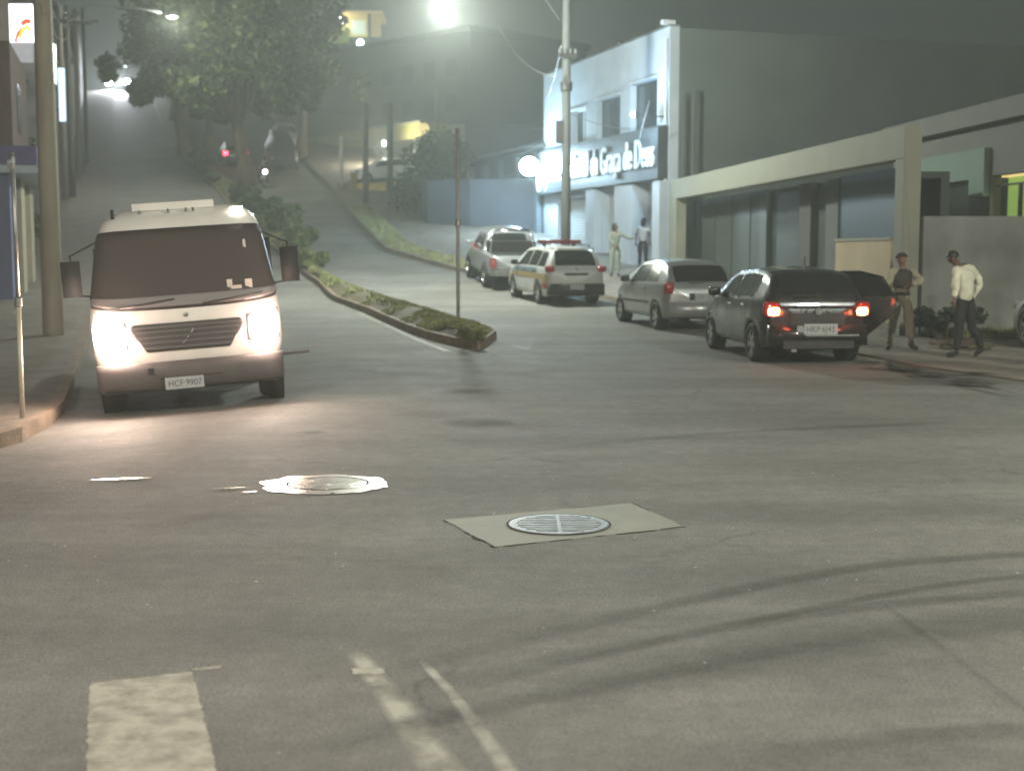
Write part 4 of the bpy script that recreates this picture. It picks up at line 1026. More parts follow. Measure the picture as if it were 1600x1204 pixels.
# neighbour beyond the church
FN = Frame(1.4, 58.7, 107.05)
def neighbour():
    t = FN.root('corner_shop', 'low dark blue fronted shop under the round blue white lamp beyond the white building', 'building')
    bl = mat('dusty_blue_plaster', (.075, .105, .13), .8, nscale=1, namt=.2); pl = mat('blue_pier', (.12, .155, .18), .8, nscale=1, namt=.15)
    bm = bmesh.new(); box(bm, .05, 12.5, -12, 0, 1.2, 6.6); obj('wall', bm, bl, t)
    bm = bmesh.new()
    for u in (.4, 3.4, 6.1, 8.6, 10.9): box(bm, u, u + .5, .002, .22, 1.2, 6.1)
    obj('pier', bm, pl, t)
    bm = bmesh.new(); vs = [(-.3, .7, 6.3), (12.9, .7, 6.3), (12.9, -12.4, 6.3), (-.3, -12.4, 6.3), (1.5, -5.5, 7.9), (11, -5.5, 7.9)]; v = [bm.verts.new(p) for p in vs]
    for f in ((0, 1, 5, 4), (1, 2, 5), (2, 3, 4, 5), (3, 0, 4), (3, 2, 1, 0)): bm.faces.new([v[i] for i in f])
    obj('roof', bm, mat('roof_tile_grey', (.10, .11, .11), .85, nscale=3, namt=.3), t)
    bm = bmesh.new()
    for a, b in ((1.0, 3.3), (4.0, 6.0), (6.7, 8.5)): shutter(bm, a, b, 1.6, 5.4, .02)
    obj('roller_shutter', bm, pl, t)
    p = at(827, 260, 57.5); f = thing('floodlight', 'round blue white floodlight glaring beside the far corner of the white building', 'floodlight', p)
    q = bmesh.new(); ball(q, Vector((0, 0, 0)), .40, 1, .5, .95, 20); obj('lamp', q, M['lamp_cool'], f, True)
    q = bmesh.new(); tube(q, [(.1, .25, 0), (.25, 1.6, .1), (.3, 2.4, .1)], .03, 6); box(q, -.2, .2, .18, .32, -.2, .2); obj('bracket', q, M['dark_plastic'], f)
    point_light('lamp_light', (0, -.7, 0), 800, (.52, .80, 1), f, .3)
neighbour()
# beige portal and its gate
FP = Frame(7.5, 26.0, 96.4)
def portal():
    t = FP.root('concrete_portal', 'beige concrete portal frame spanning the gateway behind the parked cars', 'gateway')
    U = 19.7; zt = 4.15; bh = .62
    bm = bmesh.new(); zb = lambda u: terr(*(FP.w(u, 0, 0).xy)) - .1
    box(bm, -.0, .42, -.35, 0, -.1, zt - bh); box(bm, U - .9, U, -.35, 0, .8, zt - bh); box(bm, 0, U, -.35, 0, zt - bh, zt); bmesh.ops.remove_doubles(bm, verts=bm.verts, dist=1e-4)
    obj('frame', bm, M['beige'], t, False, .01)
    gp = lambda px: FP.uz(px, 350, -1.0)[0]
    g = FP.root('sliding_gate', 'dark grey green gate panels standing inside the beige portal', 'gate')
    pan = mat('gate_panel', (.045, .054, .048), .6, nscale=.7, namt=.2); pan2 = mat('gate_panel_blue', (.022, .034, .045), .45, nscale=.7, namt=.3); post = mat('gate_post', (.07, .085, .085), .6)
    def panel(name, a, b, z0, z1, m, y=-1.0, th=.06, ribs=0):
        u0, u1 = sorted((gp(a), gp(b))); q = bmesh.new(); box(q, u0, u1, y - th, y, z0, z1)
        if ribs:
            for k in range(ribs): 
                uu = u0 + (u1 - u0) * (k + .5) / ribs; box(q, uu - .02, uu + .02, y + .001, y + .025, z0 + .05, z1 - .05)
        return obj(name, q, m, g)
    panel('garage_door', 1062, 1188, .05, 3.50, pan, ribs=5); panel('post', 1189, 1200, .05, 3.51, post, -.95, .16)
    panel('glass_panel', 1202, 1248, .05, 3.48, M['window_dark'], -1.1); panel('pier', 1250, 1268, .05, 3.5, mat('pier_brown', (.06, .058, .05), .8, nscale=2, namt=.2), -.97, .3)
    panel('pier', 1292, 1311, .05, 3.5, mat('pier_grey', (.085, .085, .082), .8, nscale=2, namt=.2), -.97, .3); panel('glass_panel', 1268, 1292, .05, 3.48, pan, -1.15)
    panel('tinted_panel', 1311, 1400, 2.02, 3.53, pan2, -1.0, .05, 0)
    low = FP.root('low_wall', 'low tan wall under the dark blue panel in the right part of the portal', 'wall')
    u0, u1 = sorted((gp(1311), gp(1398))); q = bmesh.new(); box(q, u0 + .02, u1, -1.14, -.93, 0, 2.0); obj('wall', q, mat('tan_wall', (.36, .28, .17), .8, nscale=1, namt=.12), low)
    q = bmesh.new(); box(q, u0, u1 + .02, -1.17, -.90, 2.0, 2.06); obj('coping', q, M['beige'], low)
    # yard roof slab behind
    q = bmesh.new(); box(q, 3.5, U - 1, -2.3, -1.35, 3.35, 3.5); box(q, 3.5, U - 1, -2.5, -2.3, .0, 3.5); obj('canopy_slab', q, pan, g)
    # plain boundary wall to the right
    b = thing('boundary_wall', 'plain grey rendered wall behind the two people on the pavement', 'wall', (7.86, 25.9, 0), R(-1.5))
    q = bmesh.new(); box(q, .02, 4.4, -.0, .2, -.1, 2.42); obj('wall', q, mat('stained_render', (.185, .185, .165), .85, nscale=.9, namt=.4, bump=.3, bscale=12), b)
    q = bmesh.new(); box(q, 2.20, 2.225, -.012, -.001, 0, 1.9); obj('crack', q, M['joint'], b)
portal()
FH = Frame(10.85, 27.5, 95.1)
def house():
    t = FH.root('house', 'grey house with a lit green window above the boundary wall at the right edge', 'building')
    hz = lambda px, py, y=0: FH.uz(px, py, y)
    dark = mat('house_wall', (.115, .112, .10), .85, nscale=.6, namt=.15); U0, U1 = -3.5, 8.5
    wu0, wz0 = hz(1546, 338); wu1, wz1 = hz(1640, 270)
    h = [(wu1, wu0, 2.35, hz(1568, 272)[1])]
    ou0 = hz(1515, 300)[0]; ou1 = hz(1430, 300)[0]; h.append((ou0, ou1, 1.9, 3.3))
    bm = bmesh.new(); wall_holes(bm, U0, U1, 0, 4.55, h, -.25, 0); obj('wall', bm, dark, t)
    bm = bmesh.new(); box(bm, U0 - .4, U1 + .2, -6, .25, 4.56, 5.0); obj('roof_slab', bm, dark, t)
    g = mat('lit_green_wall', (.25, .42, .08), .8, emit=.26, ecol=(.34, .55, .12)); y = mat('lit_ceiling', (.7, .55, .25), .8, emit=.5, ecol=(.9, .66, .26))  # wall and ceiling glow themselves in place of light inside the room
    bm = bmesh.new(); box(bm, wu1 - .5, wu0 + .3, -.62, -.55, 2.0, 4.0); r = obj('room_wall', bm, g, t)
    bm = bmesh.new(); box(bm, wu1 - .5, wu0 + .3, -.55, -.26, h[0][3] - .02, h[0][3] + .05); obj('room_ceiling', bm, y, t)
    bm = bmesh.new(); a = wu0 + (wu1 - wu0) * .42; box(bm, a - .03, a + .03, -.2, -.12, 2.35, h[0][3] - .2); box(bm, wu1, wu0, -.2, -.12, h[0][3] - .24, h[0][3] - .20); obj('window_frame', bm, M['rubber'], t)
    gb = mat('pale_green_block', (.13, .185, .14), .8, nscale=1, namt=.12)
    bm = bmesh.new(); b0, b1 = hz(1536, 300, .15)[0], hz(1428, 300, .15)[0]; o0 = hz(1513, 300, .15)[0]
    box(bm, b0, b1, .002, .15, hz(1470, 287, .15)[1], hz(1470, 243, .15)[1]); box(bm, b0, o0, .002, .15, hz(1525, 308, .15)[1], hz(1470, 287, .15)[1] - .001)
    obj('balcony_block', bm, gb, t)
    bm = bmesh.new(); box(bm, ou0 + .2, ou1 + 1, -2.2, -2.1, 1.5, 3.4); obj('recess_wall', bm, mat('recess_brown', (.12, .11, .06), .8, nscale=1.5, namt=.4), t)
house()

# --- left side
FL = Frame(-13.15, 35.5, 106.0)            # along the pavement; +y is away from the street
def left_side():
    blue = mat('blue_wall', (.10, .11, .20), .7, nscale=.7, namt=.15); pur = mat('purple_awning', (.10, .085, .20), .6, nscale=1, namt=.15)
    t = FL.root('blue_shop', 'blue painted shop front with a purple awning edged in white at the left edge', 'building')
    z0 = .1
    bm = bmesh.new(); box(bm, 0, 2.2, 0, 9, z0, 4.5); obj('wall', bm, blue, t)
    bm = bmesh.new(); box(bm, -.3, 9.5, -.72, 9, 4.0, 4.5); obj('awning', bm, pur, t, False, .02)
    bm = bmesh.new(); box(bm, -.33, 9.53, -.76, 9, 3.80, 3.995); obj('awning_trim', bm, M['plaster_white'], t)
    pw_ = mat('cream_pier', (.32, .28, .20), .8, nscale=1.5, namt=.15)
    for u in (2.4, 6.2): bm = bmesh.new(); box(bm, u, u + 1.4, -.12, .3, z0, 3.79); obj('pier', bm, pw_, t)
    bm = bmesh.new(); box(bm, 2.2, 9.2, .4, 9, z0, 3.79); obj('shop_interior', bm, mat('shop_brown', (.10, .075, .055), .8, nscale=1.5, namt=.4), t)
    B = Frame(-13.75, 37.5, 106); b = B.root('brick_building', 'dark reddish brown upper storey above the purple awning at the left edge', 'building')
    br = mat('dark_brick', (.085, .055, .042), .85, nscale=2, namt=.3, bump=.4)
    bm = bmesh.new(); box(bm, 0, 6.5, .0, 8, 4.51, 7.5); obj('wall', bm, br, b)
    bm = bmesh.new(); box(bm, .3, 6.5, .45, 8, 7.5, 12.5); obj('upper_wall', bm, br, b, False)
    bm = bmesh.new(); box(bm, 2, 3.4, -.03, -.001, 5.2, 6.6); box(bm, -.03, -.001, 1, 2, 5.2, 6.6); obj('window', bm, M['window_dark'], b)
    X = lambda px, Y=62.0: (px - 800) / F_PX * Y
    t = thing('pale_building', 'pale cement building with dark spots on its wall behind the big left pole', 'building', (X(90), 62, 2), R(17))
    w = X(92) - X(26); h = at(50, 66, 62).z - 2
    bm = bmesh.new(); box(bm, -w, 0, 0, 7, 0, h); obj('wall', bm, mat('cement_pale', (.26, .24, .225), .85, nscale=1.2, namt=.4, bump=.3, bscale=10), t)
    bm = bmesh.new()
    for z in (h - .12, h - 1.45): box(bm, -w - .03, .03, -.07, -.001, z, z + .09)
    obj('ledge', bm, M['beige'], t)
    for u, z in ((-1.25, h - .95), (-1.65, h - 1.15), (-1.1, h - 1.9), (-1.55, h - 2.1)):
        bm = bmesh.new(); box(bm, u, u + .16, -.03, -.001, z, z + .2); obj('vent', bm, M['rubber'], t)
    s = thing('lit_billboard', 'glowing white billboard with a red and yellow swirl high behind the big left pole', 'billboard', (X(43, 61), 61, at(43, 66, 61).z), 0)
    k = 61 / F_PX; bm = bmesh.new(); box(bm, -21 * k, 23 * k, 0, .2, 0, 57 * k); obj('panel', bm, mat('lit_panel', (.9, .9, .95), .4, emit=1.5, ecol=(.95, .93, 1)), s)
    bm = bmesh.new(); box(bm, -21 * k, 23 * k, -.03, -.001, -.9, -.02); obj('lower_panel', bm, mat('lower_panel', (.5, .5, .5), .6, emit=.22, ecol=(.75, .73, .78), nscale=2, namt=.2), s)  # low glow put into the panel imitates light on the grey wall
    ry = mat('lit_red', (.8, .1, .05), .4, emit=.75, ecol=(.9, .10, .04)); ye = mat('lit_yellow', (.9, .6, .1), .4, emit=.9, ecol=(.95, .55, .08))
    def sw(pts, r, m, nm, y):
        q = bmesh.new(); tube(q, [((px - 43) * k, 0, (66 - py) * k) for px, py in pts], r, 6)
        for v in q.verts: v.co.y = y + (.01 if v.co.y > 0 else 0)
        obj(nm, q, m, s)
    sw([(40, 66), (44, 54), (51, 45)], .09, ry, 'red_swirl', -.05); sw([(50, 40), (57, 35), (65, 36)], .13, ry, 'red_swirl', -.06); sw([(47, 60), (52, 49), (59, 43), (64, 50)], .11, ye, 'yellow_swirl', -.08)
    bm = bmesh.new(); box(bm, -.3, -.2, .2, 1.1, .3, .4); box(bm, .2, .3, .2, 1.1, .3, .4); obj('bracket', bm, M['dark_plastic'], s)
    # blueish lit strip sign
    p = at(97, 150, 63); q = thing('strip_sign', 'thin glowing pale blue strip sign between the left poles', 'sign', p, R(16))
    bm = bmesh.new(); box(bm, -.14, .14, -.1, .1, -1.15, 1.25); obj('panel', bm, mat('strip_glow', (.7, .85, 1), .4, emit=.9, ecol=(.6, .8, 1)), q)
    bm = bmesh.new(); box(bm, -.9, -.14, -.03, .03, .6, .7); box(bm, -.9, -.14, -.03, .03, -.7, -.6); obj('bracket', bm, M['dark_plastic'], q)
    # terraces up the hill
    cols = [(.085, .07, .055), (.07, .065, .055), (.09, .08, .065), (.06, .058, .05)]
    labs = ['brown walled terrace building standing just past the pale cement building', 'dim two storey building midway up the left pavement', 'low dim house with a tiled roof high on the left pavement', 'last dim house before the crest on the left pavement']
    for k, (y, ln, h) in enumerate([(77, 11, 8.5), (89, 11, 6), (101, 14, 5.2), (116, 20, 4.6)]):
        f = Frame(KL(y) - 3.0, y, 106); z = terr(f.x, y) - .5; t = thing('terrace_building', labs[k], 'building', (f.x, f.y, z), f.a)
        z2 = terr(f.x, y + ln) - z
        m_ = mat('terrace_wall', cols[k], .85, nscale=1, namt=.3)
        holes = [(u, u + 1.4, h * .62 + z2 * .5, h * .62 + z2 * .5 + 1.3) for u in range(2, int(ln) - 2, 4)]
        bm = bmesh.new(); wall_holes(bm, 0, ln - .4, 0, h + z2, holes, 0, .3); obj('wall', bm, m_, t)
        bm = bmesh.new(); box(bm, 0, ln - .4, .8, 8, 0, h + z2 - .1); obj('core', bm, m_, t)
        for hh in holes: bm = bmesh.new(); box(bm, hh[0], hh[1], .2, .25, hh[2], hh[3]); obj('window', bm, M['window_dark'], t)
        bm = bmesh.new(); box(bm, -.2, ln - .2, -.35, 8.3, h + z2 + .002, h + z2 + .22); obj('roof', bm, mat('terrace_roof', (.06, .05, .045), .9, nscale=3, namt=.3), t)
left_side()

# --- hill buildings in the centre
def centre():
    # long yellow fascia building
    a = at(492, 208, 106); b = at(684, 186, 92)
    ang = math.degrees(math.atan2(a.y - b.y, a.x - b.x)); F = Frame(b.x, b.y, ang); U = (Vector((a.x, a.y)) - Vector((b.x, b.y))).length
    t = F.root('garage_building', 'low service building with a yellow fascia behind the parked white hatchback', 'building')
    dk = mat('garage_dark', (.06, .055, .045), .85, nscale=1, namt=.3); ylw = mat('yellow_fascia', (.30, .28, .10), .6, nscale=.8, namt=.15)
    zt = 10.6
    bm = bmesh.new(); box(bm, 0, U, -9, -2.2, 5, zt - .1); obj('wall', bm, dk, t)
    bm = bmesh.new(); box(bm, -.0, U - 1.5, -2.19, 1.4, zt - 1.15, zt - .12); obj('fascia', bm, ylw, t, False, .02)
    bm = bmesh.new(); box(bm, -.1, U - 1.4, -2.19, 1.5, zt - .115, zt); obj('fascia_coping', bm, M['beige'], t)
    for px, w_, nm in ((662, .5, 'fascia_logo'),):
        u, z = F.uz(px, 203, 1.4); q = bmesh.new(); vs = [q.verts.new((u + .75 * math.cos(s), 1.43, zt - .6 + .38 * math.sin(s))) for s in (2*math.pi*k/16 for k in range(16))]; q.faces.new(vs[::-1]); obj(nm, q, mat('fascia_mark', (.20, .16, .06), .7), t)
    for px in (545, 590, 650): u, z = F.uz(px, 230, 1.0); q = bmesh.new(); box(q, u - .12, u + .12, .9, 1.14, 5, zt - 1.16); obj('column', q, mat('column_grey', (.2, .2, .18), .8), t)
    # big dark block above
    a = at(482, 150, 128); b = at(735, 150, 112)
    t = thing('apartment_block', 'tall unlit dark green grey block rising behind the yellow fascia building', 'building', (b.x, b.y, 10), math.atan2(a.y - b.y, a.x - b.x))
    U = (Vector((a.x, a.y)) - Vector((b.x, b.y))).length; zt = at(600, 74, 120).z - 10
    m_ = mat('block_wall', (.060, .068, .062), .9, nscale=.3, namt=.2)
    bm = bmesh.new(); box(bm, 0, U, -14, 0, -1, zt); obj('wall', bm, m_, t)
    bm = bmesh.new(); box(bm, -.3, U + .3, -14.3, .3, zt + .002, zt + .5); obj('parapet', bm, m_, t)
    for i in range(2):
        for j in range(5): bm = bmesh.new(); box(bm, 1.6 + j * 2.8, 3.0 + j * 2.8, .002, .05, 3.5 + i * 2.9, 4.9 + i * 2.9); obj('window', bm, M['window_dark'], t)
    # lit terrace house on top
    Y = 158; p = at(545, 70, Y); s = F_PX / Y; t = thing('lit_house', 'yellow lit house with a pale window high on the hill top', 'building', (p.x, p.y, p.z - 8), R(2))
    ly = mat('lit_yellow_wall', (.6, .5, .2), .8, emit=.30, ecol=(.62, .56, .22), nscale=1.2, namt=.2); lo = mat('lit_ochre_wall', (.6, .45, .2), .8, emit=.22, ecol=(.62, .48, .22)); lw = mat('lit_window', (.6, .7, .6), .4, emit=.42, ecol=(.62, .72, .55))  # walls and roof glow themselves, standing in for lamplight on them
    X = lambda px: (px - 545) / s; Z = lambda py: 8 + (70 - py) / s
    bm = bmesh.new(); box(bm, X(482), X(597), .3, 7, 0, Z(58)); obj('base', bm, m_, t)
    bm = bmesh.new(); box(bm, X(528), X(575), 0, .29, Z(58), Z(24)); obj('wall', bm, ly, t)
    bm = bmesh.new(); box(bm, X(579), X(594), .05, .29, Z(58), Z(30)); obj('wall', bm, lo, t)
    bm = bmesh.new(); box(bm, X(549), X(571), -.06, -.001, Z(54), Z(34)); obj('window', bm, lw, t)
    bm = bmesh.new(); box(bm, X(574.5), X(578.5), -.3, .28, Z(62), Z(20)); obj('pillar', bm, dk, t)
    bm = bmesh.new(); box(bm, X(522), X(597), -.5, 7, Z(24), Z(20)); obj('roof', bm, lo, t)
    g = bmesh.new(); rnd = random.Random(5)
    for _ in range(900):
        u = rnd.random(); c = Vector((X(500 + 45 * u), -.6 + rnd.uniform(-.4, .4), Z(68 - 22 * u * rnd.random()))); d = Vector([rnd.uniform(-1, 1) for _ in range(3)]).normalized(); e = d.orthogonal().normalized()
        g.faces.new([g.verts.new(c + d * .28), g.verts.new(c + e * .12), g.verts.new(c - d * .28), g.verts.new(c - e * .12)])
    tag(link_at(obj('terrace_plants', g, mat('lit_plant', (.25, .32, .08), .7, emit=.10, ecol=(.5, .6, .15))), t), 'yellow green plants on the terrace of the lit hill top house', 'plants', kind='stuff')  # faint glow in the leaves imitates light falling on them
    for px, py, r, lab, c_ in ((534, 33, .38, 'larger of two white lamps on the lit hill top house', (1, .97, .85)), (518, 35, .26, 'smaller of two white lamps on the lit hill top house', (1, .97, .9)), (563, 68, .36, 'bluish white lamp just below the lit hill top house', (.75, .88, 1))):
        q = thing('wall_lamp', lab, 'lamp', at(px, py, Y - 1.2)); bm = bmesh.new(); ball(bm, Vector(), r, 1, .7, 1.2, 14); obj('lamp', bm, mat('small_lamp_lit', (1, 1, 1), .3, emit=16, ecol=c_), q, True)
        bm = bmesh.new(); tube(bm, [(0, .2, 0), (0, 1.3, .1)], .08, 6); obj('bracket', bm, M['dark_plastic'], q)
    # blue yard wall with shrub above
    pts = [at(641, 330, 67), at(668, 344, 61.5), at(735, 350, 60.5), at(850, 350, 60)]
    t = thing('yard_wall', 'dull blue yard wall at the bend, beneath a dark bush', 'wall', (pts[0].x, pts[0].y, 0))
    m_ = mat('yard_blue', (.055, .066, .085), .75, nscale=.8, namt=.25)
    bm = bmesh.new(); o = pts[0]
    for a, b in zip(pts[:-1], pts[1:]):
        d = (b - a); d.z = 0; L_ = d.length; mt = Matrix.Translation((a.x - o.x, a.y - o.y, 0)) @ Matrix.Rotation(math.atan2(d.y, d.x), 4, 'Z'); box(bm, 0, L_, 0, .2, 1.5, at(700, 283, 62).z, mt)
    obj('wall', bm, m_, t)
    # yellow kerb wall + post + concrete block
    a, b = gr(552, 298), gr(620, 303)
    t = thing('kerb_wall', 'low yellow painted kerb wall with a taller yellow post in front of the white hatchback', 'wall', (a.x, a.y, a.z))
    yl = mat('yellow_paint', (.42, .30, .07), .6, nscale=3, namt=.25)
    d = b - a; bm = bmesh.new(); box(bm, .35, d.xy.length, -.12, .12, -.3, .42, Matrix.Rotation(math.atan2(d.y, d.x), 4, 'Z')); obj('kerb', bm, yl, t)
    bm = bmesh.new(); box(bm, -.15, .25, -.2, .2, -.3, 1.02); obj('post', bm, yl, t, False, .02)
    a = gr(625, 330); t = thing('gate_pillar', 'short pale concrete pillar at the left end of the blue yard wall', 'pillar', a)
    bm = bmesh.new(); box(bm, -.22, .22, -.22, .22, -.2, 1.15); obj('shaft', bm, M['beige'], t, False, .02); bm = bmesh.new(); box(bm, -.26, .26, -.26, .26, 1.152, 1.24); obj('cap', bm, M['beige'], t)
def link_at(o, t): o.location = t.location; o.rotation_euler = t.rotation_euler; return o
centre()

# ------------------------------------------------------------------ poles, wires, lamps
def pole(label, base, top_z, r0, r1, m=None, group=None, arms=(), name='utility_pole'):
    t = thing(name, label, 'pole', base, group=group); H = top_z - base.z
    bm = bmesh.new(); tube(bm, [(0, 0, -.3), (0, 0, H * .3), (0, 0, H * .7), (0, 0, H)], [r0, r0 * .7 + r1 * .3, r0 * .3 + r1 * .7, r1], 16); obj('shaft', bm, m or M['pole'], t, True)
    for k, (z, hw, a) in enumerate(arms):
        bm = bmesh.new(); box(bm, -hw, hw, -r1 - .12, -r1 - .02, z - .06, z + .06, Matrix.Rotation(a, 4, 'Z')); ar = obj('crossarm', bm, M['dark_plastic'], t)
        for x in (-hw * .9, -hw * .3, hw * .3, hw * .9):
            q = bmesh.new(); lathe(q, [(.03, 0), (.06, .05), (.04, .1), (.055, .14), (.0001, .2)], 10, Matrix.Rotation(a, 4, 'Z') @ Matrix.Translation((x, -r1 - .07, z + .06))); obj('insulator', q, M['steel'], ar)
    return t
b = gr(84, 534); P1 = pole('thick concrete utility pole nearest the camera on the left pavement', b, 11.5, .20, .15, arms=[(9.5, 1.0, .3)])
bm = bmesh.new(); box(bm, .08, .20, -.1, .1, 4.95, 5.7); obj('junction_box', bm, M['steel'], P1)
for px, py, Y, r, lab in ((102, 320, 72, .19, 'pale utility pole directly right of the thick left pole'), (114, 323, 73.5, .17, 'dark utility pole, middle one of the uphill row on the left pavement'), (125, 288, 86, .19, 'pale cement utility pole third in the uphill row on the left pavement'), (137, 285, 92, .14, 'thin utility pole last in the uphill row on the left pavement')):
    p = at(px, py, Y); p.z = terr(p.x, Y) + .1
    m_ = mat('pole_tone', (.17, .145, .12) if 'pale' in lab else (.07, .062, .052), .8, nscale=3, namt=.2)
    pole(lab, p, p.z + 10.2, r, r * .7, m_, arms=[(9.3, 1.0, .3)])
PM = at(884, 400, 43.5); PM.z = terr(PM.x, PM.y) + .1
PMAIN = pole('concrete street pole in front of the white building carrying wires and the bright street lamp', PM, 12.2, .16, .12, mat('pole_cool', (.09, .097, .095), .8, nscale=3, namt=.15, bump=.2, bscale=20), arms=[(10.2, .9, .2), (7.0, .28, .2)])
bm = bmesh.new(); box(bm, -.34, -.1, -.15, .1, 4.3, 5.0); box(bm, -.1, .1, -.22, -.15, 6.1, 6.4); obj('meter_box', bm, M['dark_plastic'], PMAIN)
bm = bmesh.new(); lathe(bm, [(.15, 5.9), (.19, 5.95), (.19, 6.2), (.15, 6.25)], 14); obj('clamp', bm, M['dark_plastic'], PMAIN)
# street lamp on a long arm
def street_lamp(name, label, pole_xy, zarm, head, power, col, mt, size=.3, zb=None, spot=True, group=None, shaft=True, rx=.50):
    base = G(*pole_xy, .0); hx, hy, hz = head; t = thing(name, label, 'street lamp', base, group=group)
    bz = base.z; bm = bmesh.new()
    if shaft: tube(bm, [(0, 0, -.2), (0, 0, zarm - bz - 1.0), (0, 0, zarm - bz)], [.11, .085, .07], 14); obj('shaft', bm, M['steel'], t, True); bm = bmesh.new()
    dx, dy = hx - base.x, hy - base.y
    tube(bm, [(0, 0, zarm - bz - .3), (dx * .25, dy * .25, zarm - bz + .55), (dx * .7, dy * .7, hz - bz + .45), (dx * .92, dy * .92, hz - bz + .22)], .035, 8); obj('arm', bm, M['steel'], t, True)
    a = math.atan2(dy, dx); T = Matrix.Translation((dx, dy, hz - bz)) @ Matrix.Rotation(a, 4, 'Z')
    bm = bmesh.new(); ball(bm, Vector((0, 0, .10)), .42, 1, .42, .38, 16); [setattr(v, 'co', T @ v.co) for v in bm.verts]; obj('lamp_head', bm, M['steel'], t, True)
    bm = bmesh.new(); ball(bm, Vector((.0, 0, 0)), rx, 1, .62, .22, 18); [setattr(v, 'co', T @ v.co) for v in bm.verts]; obj('lamp', bm, mt, t, True)
    point_light('lamp_light', (dx, dy, hz - bz - .22 * rx - size - .01), power, col, t, size)
    return t
M['lamp_far2'] = mat('small_fascia_lamp', (1, 1, 1), .3, emit=8, ecol=(1, 1, .9))
M['lamp_warm'] = mat('street_lamp_lit', (1, 1, .9), .3, emit=55, ecol=(1, .98, .82))
hd = at(696, -12, 38.5)
street_lamp('street_lamp', 'glaring street lamp at the top centre held over the road from the concrete pole', (PM.x - .2, PM.y), hd.z + .4, tuple(hd), 3400, (.92, 1, .90), M['lamp_warm'], shaft=False, rx=.62, size=.30)
h2 = at(269, 27, 72)
street_lamp('street_lamp', 'small white street lamp on a long arm before the median tree crowns uphill', (-23.6, 72.2), h2.z + .1, tuple(h2), 1100, (.97, 1, .84), mat('far_lamp_lit', (1, 1, 1), .3, emit=40, ecol=(1, 1, .9)), shaft=False, rx=.22, size=.16)
p = at(600, 224, 90); t = thing('wall_lamp', 'tiny white lamp under the yellow fascia of the service building', 'lamp', p)
bm = bmesh.new(); ball(bm, Vector(), .13, 1, 1, 1.3, 12); obj('lamp', bm, M['lamp_far2'], t, True); bm = bmesh.new(); tube(bm, [(0, 0, .12), (0, .4, .3), (0, .9, .35)], .03, 6); obj('bracket', bm, M['dark_plastic'], t); point_light('lamp_light', (0, -.4, -.1), 900, (1, .97, .82), t, .1)
# lamps of the crossing where the photographer stands (outside the frame, real posts)
M['lamp_near'] = mat('crossing_lamp_lit', (1, 1, .9), .3, emit=30, ecol=(1, .95, .82))
street_lamp('street_lamp', 'street lamp on a steel post at the near right corner of the crossing', (15.5, 4.0), 9.3, (12.2, 5.5, 9.2), 4200, (.97, 1, .88), M['lamp_near'])
street_lamp('street_lamp', 'street lamp on a steel post behind the camera on the left of the crossing', (-9.5, -6.0), 9.3, (-6.5, -4.5, 9.2), 3900, (1, .89, .77), M['lamp_near'])
# thin poles
for px, py, top, r, lab, c_, arm in ((716, 511, 205, .036, 'bare thin grey steel post on the tip of the grassy median', (.36, .36, .33), 0), (572, 324, 165, .15, 'tall dark round post left of the white hatchback on the hill', (.12, .115, .09), 0), (610, 316, 165, .17, 'tall dark round post in front of the white hatchback tail', (.11, .11, .09), 0), (534, 300, 216, .10, 'white sign post with a short side arm near the yellow kerb wall', (.45, .45, .38), 1)):
    p = gr(px, py, .15 if px == 716 else 0); H = (py - top) / (F_PX / p.y); t = thing('street_post', lab, 'post', p)
    bm = bmesh.new(); tube(bm, [(0, 0, -.2), (0, 0, H)], r, 12); 
    obj('shaft', bm, mat('post_tone', c_, .6, .2, nscale=4, namt=.2), t, True)
    if arm: bm = bmesh.new(); box(bm, r, 1.1, -.04, .04, H - .35, H - .25); obj('side_arm', bm, M['beige'], t)
    if px == 716: bm = bmesh.new(); lathe(bm, [(.05, H - 1.9), (.062, H - 1.88), (.062, H - 1.78), (.05, H - 1.76)], 12); box(bm, -.09, -.045, -.02, .02, H - 1.86, H - 1.8); obj('clamp', bm, M['steel'], t)
p = at(683, 330, 92); pole('thin grey pole rising at the right end of the yellow fascia building', Vector((p.x, p.y, terr(p.x, p.y))), at(683, 135, 92).z, .12, .09, mat('post_dim', (.16, .16, .14), .8))
p = gr(35, 652, .15); t = thing('sign_post', 'thin pale steel sign post with a clamp standing on the near left pavement', 'post', p)
H = 412 / (F_PX / p.y); bm = bmesh.new(); tube(bm, [(0, 0, -.1), (0, 0, H * .43)], .027, 12); obj('lower_tube', bm, M['kerbpost'] if 'kerbpost' in M else mat('post_pale', (.42, .38, .30), .5, .2, nscale=5, namt=.2), t, True)
bm = bmesh.new(); tube(bm, [(0, 0, H * .43), (-.01, 0, H)], .022, 12); obj('upper_tube', bm, M['steel'], t, True)
bm = bmesh.new(); lathe(bm, [(.027, H * .42), (.042, H * .425), (.042, H * .455), (.024, H * .46)], 12); box(bm, -.06, -.02, -.02, .02, H * .39, H * .41); obj('clamp', bm, M['steel'], t)
bm = bmesh.new(); lathe(bm, [(.022, H - .12), (.034, H - .12), (.034, H - .05), (.022, H - .05)], 12, Matrix.Translation((-.01, 0, 0))); box(bm, -.05, -.02, -.05, .02, H - .2, H - .08); obj('sign_clip', bm, M['chrome'], t)
def wire(label, a, b, sag, r=.018, n=16, m=None):
    a, b = Vector(a), Vector(b); bm = bmesh.new()
    tube(bm, [a.lerp(b, k / n) - Vector((0, 0, sag * 4 * (k / n) * (1 - k / n))) - a for k in range(n + 1)], r, 5)
    o = obj('overhead_wire', bm, m or M['wire'], None, True); o.location = a; return tag(o, label, 'wire')
M['wire'] = mat('wire_grey', (.16, .17, .16), .5)
M['wire_pale'] = mat('wire_pale', (.4, .44, .42), .4)
